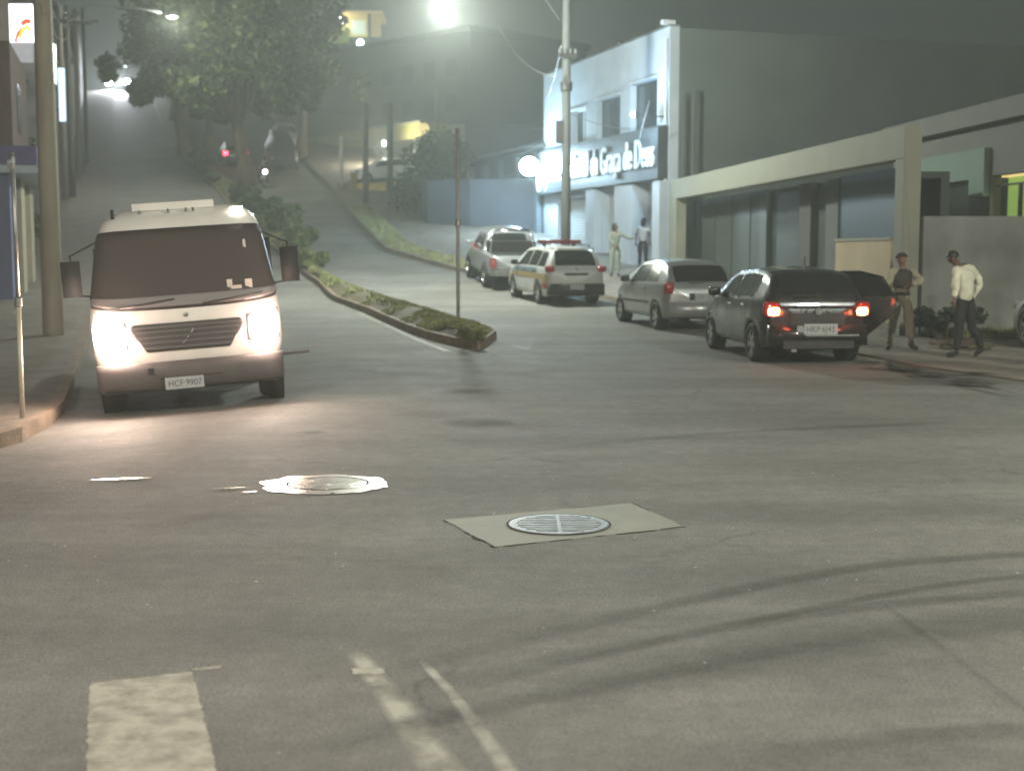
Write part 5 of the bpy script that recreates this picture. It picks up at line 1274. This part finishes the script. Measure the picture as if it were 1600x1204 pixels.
pt = PM + Vector((0, 0, 0))
wire('pale service wire sagging from upper left down to the church street pole', at(778, 40, 62), at(868, 120, 43.6), .5, .02, m=M['wire_pale'])
wire('short pale wire hanging from the street pole toward the far end of the white building', at(877, 72, 43.6), at(850, 158, 56), .35, .022, m=M['wire_pale'])
wire('wire from the street pole dipping over the sign band to the near corner', at(888, 176, 43.6), at(1040, 195, 45.6), .3, .012)
wire('loose pale cable looping down across the nearest upper window', at(1015, 158, 45.4), at(997, 225, 45.9), .0, .014, m=M['wire_pale'])
for k, (dz) in enumerate((0, .5, 1.0)):
    a = at(62, 5, 24); wire(['lowest', 'middle', 'topmost'][k] + ' of three wires running up the hill from the thick left pole', a + Vector((0, 0, dz)), at(112, 28, 73) + Vector((0, 0, dz * .9)), .9, .012)
for k, (y0, y1) in enumerate(((98, 102), (88, 89), (105, 106))):
    wire(['middle', 'upper', 'lower'][k] + ' of three pale wires crossing the road behind the tree crowns', at(200, y0, 120), at(314, y1, 120), .1, .05, m=M['wire_pale'])

# ------------------------------------------------------------------ trees and shrubs
def leafcloud(bm, centres, n, size, rnd, flat=.5, mi=(0, 1)):
    for _ in range(n):
        c, r = centres[rnd.randrange(len(centres))]
        d = Vector([rnd.gauss(0, 1) for _ in range(3)]).normalized() * r * rnd.random() ** .45; d.z *= .8
        p = c + d; a = Vector([rnd.gauss(0, 1) for _ in range(3)]); a.z = a.z * flat - .5; a.normalize(); b = a.cross(Vector([rnd.gauss(0, 1) for _ in range(3)])).normalized(); s = size * rnd.uniform(.6, 1.4)
        f = bm.faces.new([bm.verts.new(p + a * s), bm.verts.new(p + b * s * .42), bm.verts.new(p - a * s), bm.verts.new(p - b * s * .42)]); f.material_index = mi[0] if rnd.random() < .75 else mi[1]
def tree(label, x, y, h, trunk_h, r, spread, seed, nleaf=9000, lean=0, cz=None, fork=2, lsize=.24, dy=1.0):
    rnd = random.Random(seed); base = G(x, y, .1); t = thing('street_tree', label, 'tree', base)
    bm = bmesh.new(); cl = []; n = 9; pts = []; rad = []
    for i in range(n + 1):
        f = i / n; pts.append(Vector((lean * f + .12 * math.sin(f * 5 + seed), .1 * math.cos(f * 4), trunk_h * f - .2 * (i == 0)))); rad.append(r * (1.35 - .55 * min(1, f * 3) - .15 * f))
    tube(bm, pts, rad, 12); top = pts[-1]; limbs = []
    for k in range(fork + 3):
        a = 2 * math.pi * k / (fork + 3) + rnd.uniform(-.4, .4); L = rnd.uniform(.55, .95); s0 = pts[-2] if k % 2 else pts[-3]
        q = [s0.copy()]
        for j in range(1, 6):
            f = j / 5; q.append(s0 + Vector((math.cos(a) * spread * .62 * L * f ** .8, math.sin(a) * spread * .62 * dy * L * f ** .8, (h - s0.z) * .8 * L * f ** 1.1)) + Vector((rnd.uniform(-.15, .15), rnd.uniform(-.15, .15), 0)))
        tube(bm, q, [r * .62 * (1 - .85 * j / 5) + .02 for j in range(6)], 8); limbs.append(q)
        for j in (3, 4, 5): cl.append((q[j] + Vector((rnd.uniform(-.5, .5), rnd.uniform(-.5, .5), .2)), rnd.uniform(.8, 1.5) * spread * .28))
        for j in (3, 4):
            e = q[j] + Vector((rnd.uniform(-1, 1) * spread * .4, rnd.uniform(-1, 1) * spread * .4 * dy, rnd.uniform(-.1, .5) * spread * .4)); tube(bm, [q[j], (q[j] + e) / 2 + Vector((0, 0, .15)), e], [.05, .03, .012], 5); cl.append((e, spread * .24))
    for _ in range(14):   # drooping sprays
        a = rnd.uniform(0, 6.28); rr = spread * rnd.uniform(.55, 1.0); z = (cz or trunk_h) + rnd.uniform(-.6, .9); c = Vector((top.x + math.cos(a) * rr, math.sin(a) * rr * dy, z)); cl += [(c, spread * .13), (c + Vector((0, 0, .8)), spread * .18)]
    for _ in range(12):
        a = rnd.uniform(0, 6.28); rr = spread * rnd.uniform(.1, .8); cl.append((Vector((top.x + math.cos(a) * rr, math.sin(a) * rr * dy, trunk_h + (h - trunk_h) * rnd.uniform(.35, 1))), spread * rnd.uniform(.18, .3)))
    obj('trunk', bm, M['bark'], t, True)
    lb = bmesh.new(); leafcloud(lb, cl, nleaf, lsize, rnd); obj('crown', lb, [M['leaf'], M['leaf_light']], t)
    return t
p = gr(366, 300); tree('big forked tree with a dark thick trunk on the median, nearest of the median trees', p.x, 80.5, 12.5, 4.6, 0.48, 5.0, 1, 22000, lean=-.3, cz=4.9)
tree('second median tree with twin leaning trunks left of the big forked tree', -23.2, 96, 12.5, 4.2, .46, 5.0, 2, 18000, lean=-.2, cz=4.6)
tree('thinner median tree growing close behind the second one', -22.2, 99.5, 11.5, 4.4, .36, 4.0, 3, 9000, lean=.5, cz=4.4)
tree('leafy median tree farthest up the hill under the small street lamp', -28.9, 117, 10.5, 3.2, .4, 3.2, 4, 7000, cz=3.6)
p = at(475, 270, 93); tree('dense dark tree on the right pavement behind the dark van', p.x - .4, 95, 14, 4.5, .4, 4.2, 5, 16000, cz=4.0, dy=1)
def shrub(label, p, w, h, seed, n=1500, size=.10, m=None, name='shrub', rr=None):
    rnd = random.Random(seed); t = thing(name, label, 'shrub', p); bm = bmesh.new()
    cl = [(Vector((rnd.uniform(-w, w) * .7, rnd.uniform(-w, w) * .5, h * rnd.uniform(.2, .8))), rr or h * .32) for _ in range(9)]
    leafcloud(bm, cl, n, size, rnd); obj('leaves', bm, m or [M['leaf_light'], M['leaf']], t)
    bm = bmesh.new()
    for c, r in cl[:5]: tube(bm, [(c.x * .2, c.y * .2, -.05), (c.x * .6, c.y * .6, c.z * .5), tuple(c)], [.03, .02, .01], 5)
    obj('stems', bm, M['bark'], t)
for i, (y, w, h, lab) in enumerate([(46, .6, .6, 'low scrubby bush nearest the tip of the median'), (51, .7, .95, 'rounded green bush on the median behind the low scrubby one'), (57, .8, 1.25, 'tall green bush midway up the median'), (64, .9, 1.0, 'spreading bush on the median above the tall green one'), (71, .9, .8, 'low bush on the median just before the big forked tree'), (89, 1.0, .8, 'low bush on the median between the big tree and the twin trunks')]):
    a, b = MSIDES(y); shrub(lab, G((a + b) / 2, y, .15), w, h, 20 + i, 2600, .11 + y * .0006)
p = at(48, 200, 50); shrub('pale leafed bush climbing in front of the pale cement building', G(p.x, 50, 0), .9, p.z - terr(p.x, 50) + .8, 44, 2600, .10, rr=.55)
shrub('dark clipped shrub with a flat top at the foot of the grey boundary wall', G(at(1475, 500, 25).x, 24.9, .05), .85, .62, 40, 2600, .055, [mat('dark_leaf', (.028, .040, .024), .6), M['leaf']])
p = at(668, 300, 63.5); shrub('dark bush spilling over the top of the blue yard wall', G(p.x, 64.6, 0), 1.6, 4.4, 41, 5000, .14, [M['leaf'], M['leaf']])
def rubble():
    rnd = random.Random(4); t = thing('debris_heap', 'low heap of dry branches and rubble on the pavement between the two people', 'heap', G(7.7, 22.9, .04))
    bm = bmesh.new()
    for _ in range(26):
        a = rnd.uniform(0, 3.14); c = Vector((rnd.uniform(-.35, .35), rnd.uniform(-.12, .12), rnd.uniform(.02, .12))); d = Vector((math.cos(a) * .3, math.sin(a) * .1, rnd.uniform(-.05, .08))); tube(bm, [c - d, c, c + d], .014, 5)
    obj('branches', bm, M['bark'], t)
    bm = bmesh.new()
    for _ in range(18):
        c = Vector((rnd.uniform(-.38, .38), rnd.uniform(-.14, .14), .03)); bmesh.ops.create_icosphere(bm, subdivisions=1, radius=rnd.uniform(.03, .08), matrix=Matrix.Translation(c) @ Matrix.Diagonal((1.4, 1, .7, 1)))
    obj('stones', bm, M['earth'], t)
rubble()
def kerb_weeds():
    g = bmesh.new(); rnd = random.Random(8)
    for _ in range(7000):
        if rnd.random() < .5: px = rnd.uniform(7.9, 11); p = Vector((px, 25.6 + rnd.gauss(0, .12), terr(px, 25.6) + .05))
        else:
            y = rnd.uniform(44, 70); x = lerp_pts(KR, y) + rnd.uniform(.1, 1.2); p = G(x, y, .12)
        h = rnd.uniform(.05, .2); a = rnd.random() * 6.28; w = .02
        g.faces.new((g.verts.new(p + Vector((-math.cos(a) * w, -math.sin(a) * w, 0))), g.verts.new(p + Vector((math.cos(a) * w, math.sin(a) * w, 0))), g.verts.new(p + Vector((rnd.uniform(-.06, .06), rnd.uniform(-.06, .06), h)))))
    tag(obj('pavement_weeds', g, M['grass']), 'weeds growing along the foot of the walls on the right pavement', 'weeds', kind='stuff')
kerb_weeds()

# ------------------------------------------------------------------ people (local: +x image right, +y away, z up)
def skinmesh(name, nodes, edges, m, parent, sub=2):
    me = bpy.data.meshes.new(name); keys = list(nodes)
    me.from_pydata([nodes[k][0] for k in keys], [(keys.index(a), keys.index(b)) for a, b in edges], [])
    o = link(name, me, None, parent); md = o.modifiers.new('skin', 'SKIN'); md.use_smooth_shade = True; md.branch_smoothing = .6
    lay = me.skin_vertices[0].data
    for i, k in enumerate(keys):
        r = nodes[k][1]; lay[i].radius = r if isinstance(r, tuple) else (r, r); lay[i].use_root = (i == 0)
    s = o.modifiers.new('sub', 'SUBSURF'); s.levels = s.render_levels = sub
    me.materials.append(m)
    if name in ('shirt', 'trousers', 'vest'):
        s.levels = s.render_levels = 3; dm = o.modifiers.new('folds', 'DISPLACE'); dm.texture = FOLD; dm.strength = .05; dm.mid_level = .5
    return o
FOLD = bpy.data.textures.new('folds', 'CLOUDS'); FOLD.noise_scale = .11; FOLD.noise_depth = 1
def hand_nodes(N, E, side, wrist, d, palm_n, curl=.5, sc=1.0):
    """five fingers rooted in the palm; d = pointing direction, palm_n = palm normal"""
    d = Vector(d).normalized(); n = Vector(palm_n); n = (n - d * n.dot(d)).normalized(); lat = d.cross(n)
    w = Vector(wrist); pc = w + d * .085 * sc; N[side + 'palm'] = (pc, .026 * sc); E.append((side + 'wri', side + 'palm'))
    for i, (off, ln) in enumerate(((-.030, .070), (-.010, .080), (.010, .075), (.028, .058))):
        b = pc + d * .008 + lat * off * sc; m1 = b + (d * math.cos(curl * .6) + n * math.sin(curl * .6)) * ln * .5 * sc; m2 = m1 + (d * math.cos(curl * 1.5) + n * math.sin(curl * 1.5)) * ln * .5 * sc
        for q, (pt_, r) in enumerate(((b, .012), (m1, .0095), (m2, .0085))): N[f'{side}f{i}{q}'] = (pt_, r * sc)
        E += [(side + 'palm', f'{side}f{i}0'), (f'{side}f{i}0', f'{side}f{i}1'), (f'{side}f{i}1', f'{side}f{i}2')]
    tb = w + d * .045 * sc + lat * -.028 * sc; t1 = tb + (d * .6 - lat * .7 + n * .3).normalized() * .035 * sc; t2 = t1 + (d * .9 - lat * .2 + n * .4).normalized() * .03 * sc
    N[side + 't0'] = (t1, .011 * sc); N[side + 't1'] = (t2, .0095 * sc); E += [(side + 'palm', side + 't0'), (side + 't0', side + 't1')]
def person(name, label, loc, J, cols, rot=0, sleeves=True, long_hair=False, cap=False, fat=1.0, vest=None, face=(0, -1, 0)):
    t = thing(name, label, 'person', loc, rot); v = {k: Vector(p) for k, p in J.items() if isinstance(p, tuple)}
    N, E = {}, []; f = Vector(face).normalized()
    for k, r in (('pelvis', .10), ('waist', .095), ('chest', .11), ('neck0', .062), ('neck', .058)): N[k] = (v[k], r)
    hd_ = v['head']; up = (hd_ - v['neck']).normalized()
    N['jaw'] = (hd_ - up * .055 + f * .018, (.068, .074)); N['headc'] = (hd_ + up * .02, (.084, .092)); N['headt'] = (hd_ + up * .085 - f * .01, (.066, .074))
    N['nose0'] = (hd_ - up * .01 + f * .085, .016); N['nose'] = (hd_ - up * .022 + f * .105, .011)
    sd = f.cross(up).normalized()
    E += [('pelvis', 'waist'), ('waist', 'chest'), ('chest', 'neck0'), ('neck0', 'neck'), ('neck', 'jaw'), ('jaw', 'headc'), ('headc', 'headt'), ('headc', 'nose0'), ('nose0', 'nose')]
    for s in 'LR':
        for k, r in (('sho', .055), ('elb', .038), ('wri', .024)): N[s + k] = (v[s + k], r)
        for k, r in (('hip', .085), ('kne', .052), ('ank', .036), ('toe', .034)): N[s + k] = (v[s + k], r)
        E += [('chest', s + 'sho'), (s + 'sho', s + 'elb'), (s + 'elb', s + 'wri'), ('pelvis', s + 'hip'), (s + 'hip', s + 'kne'), (s + 'kne', s + 'ank'), (s + 'ank', s + 'toe')]
        hand_nodes(N, E, s, v[s + 'wri'], v[s + 'wri'] - v[s + 'elb'], J.get(s + 'palm_n', (0, 0, -1)), .7)
        N[s + 'ear'] = (hd_ + sd * (.082 if s == 'R' else -.082), (.012, .022)); E.append(('headc', s + 'ear'))
    body = skinmesh('body', N, E, cols['skin'], t)
    # eyes and mouth
    bm = bmesh.new()
    for s in (1, -1): ball(bm, hd_ + up * .012 + f * .078 + sd * s * .030, .011, seg=8)
    obj('eyes', bm, M['hair'], body, True)
    bm = bmesh.new(); ball(bm, hd_ - up * .062 + f * .076, .018, 1.2, 1, .3, 8); obj('mouth', bm, mat('lips', (.16, .06, .05), .5), body, True)
    # hair: shell over back and crown
    bm = bmesh.new(); bmesh.ops.create_icosphere(bm, subdivisions=4, radius=1); kill = []
    for q in bm.verts:
        n_ = q.co.copy().normalized(); fr_, u_ = n_.dot(f), n_.dot(up); k = 1 + .05 * noise.noise(n_ * 7)
        keep = u_ > (.50 if fr_ > .2 else .05 + 2.2 * fr_ if fr_ > 0 else .05 + .6 * fr_) or (long_hair and fr_ < .15 and u_ > -.9)
        if not cap and not keep: kill.append(q)
        if cap and fr_ > .35 and u_ < .15: kill.append(q)
        q.co = hd_ + up * .028 - f * .010 + Vector(n_) * (.098 if not cap else .115) * k + (-up * .08 if long_hair and u_ < -.2 else Vector())
    bmesh.ops.delete(bm, geom=kill, context='VERTS')
    obj('hair' if not cap else 'cap', bm, cols.get('hair', M['hair']), t, True)
    # shirt
    A = {}; B = []
    for k, r in (('pelvis', .138), ('waist', .145), ('chest', .150), ('neck0', .068)): A[k] = (v[k] + Vector((0, 0, -.11 if k == 'pelvis' else 0)), r * (fat if k != 'neck0' else 1))
    B += [('pelvis', 'waist'), ('waist', 'chest'), ('chest', 'neck0')]
    for s in 'LR':
        A[s + 'sho'] = (v[s + 'sho'] + Vector((0, 0, .0)), .076 * fat); A[s + 'elb'] = (v[s + 'elb'], .056 * fat); B += [('chest', s + 'sho'), (s + 'sho', s + 'elb')]
        if sleeves: A[s + 'wri'] = (v[s + 'wri'], .040 * fat); B.append((s + 'elb', s + 'wri'))
        else: A[s + 'elb'] = (v[s + 'sho'].lerp(v[s + 'elb'], .8), .058)
    skinmesh('shirt', A, B, cols['shirt'], t)
    if vest:
        A = {'waist': (v['waist'] - Vector((0, 0, .02)), .196), 'mid': ((v['waist'] + v['chest']) / 2, .198), 'chest': (v['chest'], .198), 'nk': (v['neck0'] - Vector((0, 0, .03)), .13), 'l': (v['Lsho'].lerp(v['chest'], .25) + Vector((0, 0, .02)), .10), 'r': (v['Rsho'].lerp(v['chest'], .25) + Vector((0, 0, .02)), .10)}
        skinmesh('vest', A, [('waist', 'mid'), ('mid', 'chest'), ('chest', 'nk'), ('chest', 'l'), ('chest', 'r')], vest, t)
        bm = bmesh.new(); lathe(bm, [(.135, -.03), (.142, -.025), (.142, .025), (.135, .03)], 18, Matrix.Translation(v['pelvis'] + Vector((0, 0, .06)))); obj('belt', bm, M['cloth_black'], t, True)
    A = {'pelvis': (v['pelvis'] + Vector((0, 0, .0)), .138), 'hem': (v['pelvis'].lerp(v['waist'], .7), .122)}; B = [('pelvis', 'hem')]
    for s in 'LR':
        A[s + 'hip'] = (v[s + 'hip'], .108); A[s + 'kne'] = (v[s + 'kne'], .078); A[s + 'ank'] = (v[s + 'ank'].lerp(v[s + 'kne'], J.get('boot', 0) * 2), .058)
        A[s + 'mid'] = (v[s + 'hip'].lerp(v[s + 'kne'], .45), .096)
        B += [('pelvis', s + 'hip'), (s + 'hip', s + 'mid'), (s + 'mid', s + 'kne'), (s + 'kne', s + 'ank')]
    skinmesh('trousers', A, B, cols['trousers'], t)
    for s in 'LR':
        h_ = J.get('boot', .03); a = v[s + 'ank']; e = v[s + 'toe']; kn = v[s + 'kne']
        Nn = {'top': (a.lerp(kn, h_ * 2.6), .056 if h_ < .05 else .066), 'ank': (a - Vector((0, 0, .02)), .052), 'toe': (e, (.045, .036)), 'tip': (e + (e - a).normalized() * .03, (.036, .026))}
        skinmesh('shoe', Nn, [('top', 'ank'), ('ank', 'toe'), ('toe', 'tip')], cols['shoe'], t)
    return t
cl_ = lambda n, c, r=.85: mat(n, c, r, nscale=7, namt=.14, bump=.25, bscale=22)
def pose(h=1.70, hip_dx=0.0, **kw):
    s = h / 1.70
    J = dict(pelvis=(0, 0, .93), waist=(0, 0, 1.06), chest=(0, 0, 1.28), neck0=(0, 0, 1.43), neck=(0, 0, 1.475), head=(0, -.01, 1.575),
             Lhip=(-.09, 0, .88), Rhip=(.09, 0, .88), Lkne=(-.10, -.02, .48), Rkne=(.10, -.02, .48), Lank=(-.11, .01, .085), Rank=(.11, .01, .085), Ltoe=(-.13, -.14, .035), Rtoe=(.13, -.14, .035),
             Lsho=(-.175, 0, 1.385), Rsho=(.175, 0, 1.385), Lelb=(-.23, .02, 1.12), Relb=(.23, .02, 1.12), Lwri=(-.24, -.05, .88), Rwri=(.24, -.05, .88))
    J.update(kw)
    out = {}
    for k, p in J.items(): out[k] = tuple(c * s for c in p) if isinstance(p, tuple) and not k.endswith('palm_n') else p
    return out
# officer by the open door
beige_cloth = cl_('beige_uniform', (.30, .265, .185)); 
person('person', 'officer in beige uniform and dark vest resting an arm on the open car door', G(6.58, 22.75, .03),
       pose(1.63, boot=.09, head=(-.02, -.03, 1.585), Lank=(-.19, .0, .085), Rank=(.20, .02, .085), Ltoe=(-.25, -.11, .035), Rtoe=(.26, -.10, .035), Lkne=(-.15, -.04, .48), Rkne=(.15, -.03, .48),
            Lsho=(-.18, -.02, 1.39), Rsho=(.18, .02, 1.39), Lelb=(-.30, -.22, 1.20), Relb=(.30, -.18, 1.20), Lwri=(-.40, -.42, 1.14), Rwri=(.06, -.36, 1.16), Rpalm_n=(0, 0, -1), Lpalm_n=(0, 0, -1)),
       dict(skin=M['skin'], shirt=beige_cloth, trousers=beige_cloth, shoe=cl_('brown_boot', (.06, .035, .02), .6), hair=cl_('brown_hair', (.03, .02, .014))), sleeves=True, fat=1.12, vest=cl_('dark_vest', (.028, .024, .02)), face=(-.25, -1, -.05))
# man in the white shirt
person('person', 'man in loose white shirt and black trousers walking with head bowed', G(7.12, 21.3, .03),
       pose(1.74, boot=.02, pelvis=(.05, 0, .93), waist=(.04, 0, 1.06), chest=(.02, .02, 1.27), neck0=(-.07, .0, 1.41), neck=(-.10, -.01, 1.45), head=(-.17, -.03, 1.53),
            Lhip=(-.03, -.04, .88), Rhip=(.12, .04, .88), Lkne=(-.05, -.06, .48), Rkne=(.19, .06, .50), Lank=(-.06, .0, .085), Rank=(.38, .12, .13), Ltoe=(-.19, -.03, .035), Rtoe=(.28, .10, .045),
            Lsho=(-.13, -.10, 1.37), Rsho=(.17, .12, 1.38), Lelb=(-.16, -.20, 1.12), Relb=(.33, .16, 1.12), Lwri=(-.20, -.26, .92), Rwri=(.22, .18, .90)),
       dict(skin=M['skin_dark'], shirt=cl_('white_shirt', (.60, .58, .44)), trousers=M['cloth_black'], shoe=M['cloth_black']), face=(-.95, .15, -.35), fat=1.2)
# people at the church doors
person('person', 'person in grey green clothes at the white building with one arm stretched out', G(3.35, 43.9, .12),
       pose(1.72, Rsho=(.16, -.04, 1.38), Relb=(.38, -.08, 1.22), Rwri=(.60, -.08, 1.22), Lelb=(-.12, -.14, 1.12), Lwri=(-.02, -.25, 1.0)),
       dict(skin=M['skin'], shirt=cl_('sage_overall', (.20, .23, .19)), trousers=cl_('sage_trousers', (.20, .23, .19)), shoe=M['cloth_black']), face=(1, -.3, 0), long_hair=True)
person('person', 'person with black hair and white shirt in the nearer doorway of the white building', FC.w(1.35, .35, terr(5, 46.5) + .12),
       pose(1.72, head=(.02, -.02, 1.58)), dict(skin=M['skin_dark'], shirt=cl_('white_tee', (.6, .6, .58)), trousers=M['cloth_black'], shoe=M['cloth_black']), face=(.4, 1, 0), long_hair=True, sleeves=False)
# motorcycle with its rider, coming down the hill
def moto():
    p = G(-14.55, 79.5, 0); t = thing('motorcycle', 'dark motorcycle with a small white headlight coming down the hill', 'motorcycle', p, R(8))
    for y, nm in ((-.62, 1), (.66, 1)):
        e = bpy.data.objects.new('wheel', None); COL.objects.link(e); e.parent = t; e.location = (0, y, .31); e.rotation_euler = (0, R(90), 0)
        bm = bmesh.new(); lathe(bm, [(.24, -.05), (.30, -.05), (.31, 0), (.30, .05), (.24, .05)], 22); obj('tyre', bm, M['rubber'], e, True)
        bm = bmesh.new(); lathe(bm, [(.24, -.03), (.24, .03), (.21, .03), (.21, -.03)], 22); box(bm, -.22, .22, -.012, .012, -.01, .01); box(bm, -.012, .012, -.22, .22, -.01, .01); obj('rim', bm, M['alloy'], e)
    bm = bmesh.new(); tube(bm, [(0, -.62, .31), (0, -.42, .95)], .035, 8); tube(bm, [(0, -.42, .9), (0, -.1, .5), (0, .3, .4), (0, .66, .31)], .04, 8); obj('frame', bm, M['steel'], t)
    bm = bmesh.new(); ball(bm, Vector((0, -.15, .82)), .18, .8, 1.5, .7); obj('tank', bm, M['black_paint'], t, True)
    bm = bmesh.new(); box(bm, -.12, .12, .05, .75, .76, .84); obj('seat', bm, M['rubber'], t, False, .02)
    bm = bmesh.new(); tube(bm, [(-.36, -.3, 1.02), (0, -.42, .98), (.36, -.3, 1.02)], .016, 6); obj('handlebar', bm, M['chrome'], t)
    bm = bmesh.new(); box(bm, -.16, .16, -.2, .25, .32, .6); obj('engine', bm, M['dark_plastic'], t, False, .04)
    bm = bmesh.new(); box(bm, -.12, .12, -.80, -.76, .5, .66); obj('front_plate', bm, M['plate'], t)
    bm = bmesh.new(); ball(bm, Vector((.12, -.52, .92)), .12, 1, .6, 1); obj('headlight', bm, mat('moto_lamp', (1, 1, 1), .3, emit=12, ecol=(1, .98, .9)), t, True)
    r = person('person', 'helmeted rider in dark clothes sitting on the motorcycle', p + Vector((0, 0, 0)),
        pose(1.70, pelvis=(0, .25, .92), waist=(0, .22, 1.04), chest=(0, .14, 1.24), neck0=(0, .06, 1.38), neck=(0, .05, 1.42), head=(0, .02, 1.53), Lhip=(-.11, .2, .88), Rhip=(.11, .2, .88), Lkne=(-.22, -.18, .72), Rkne=(.22, -.18, .72),
             Lank=(-.2, .1, .36), Rank=(.2, .1, .36), Ltoe=(-.22, -.04, .31), Rtoe=(.22, -.04, .31), Lsho=(-.18, .12, 1.34), Rsho=(.18, .12, 1.34), Lelb=(-.34, -.05, 1.14), Relb=(.34, -.05, 1.14), Lwri=(-.33, -.24, 1.05), Rwri=(.33, -.24, 1.05)),
        dict(skin=M['skin'], shirt=cl_('dark_jacket', (.03, .03, .03)), trousers=M['cloth_black'], shoe=M['cloth_black'], hair=M['black_paint']), rot=R(8), cap=True)
moto()

# ------------------------------------------------------------------ air volume added to imitate lens glare and lamp halos
bm = bmesh.new(); box(bm, -110, 110, -25, 215, -1.5, 48)
hz = obj('glare_haze', bm, None); tag(hz, kind='stuff', label='thin veil of air added over the street to imitate lens glare', cat='glare_haze')
m = bpy.data.materials.new('glare_haze'); m.use_nodes = True; n = m.node_tree.nodes; n.remove(n['Principled BSDF'])
v = n.new('ShaderNodeVolumePrincipled'); v.inputs['Color'].default_value = (.90, .97, .92, 1); v.inputs['Density'].default_value = .0035; v.inputs['Anisotropy'].default_value = .3
m.node_tree.links.new(v.outputs[0], n['Material Output'].inputs['Volume']); hz.data.materials.append(m)
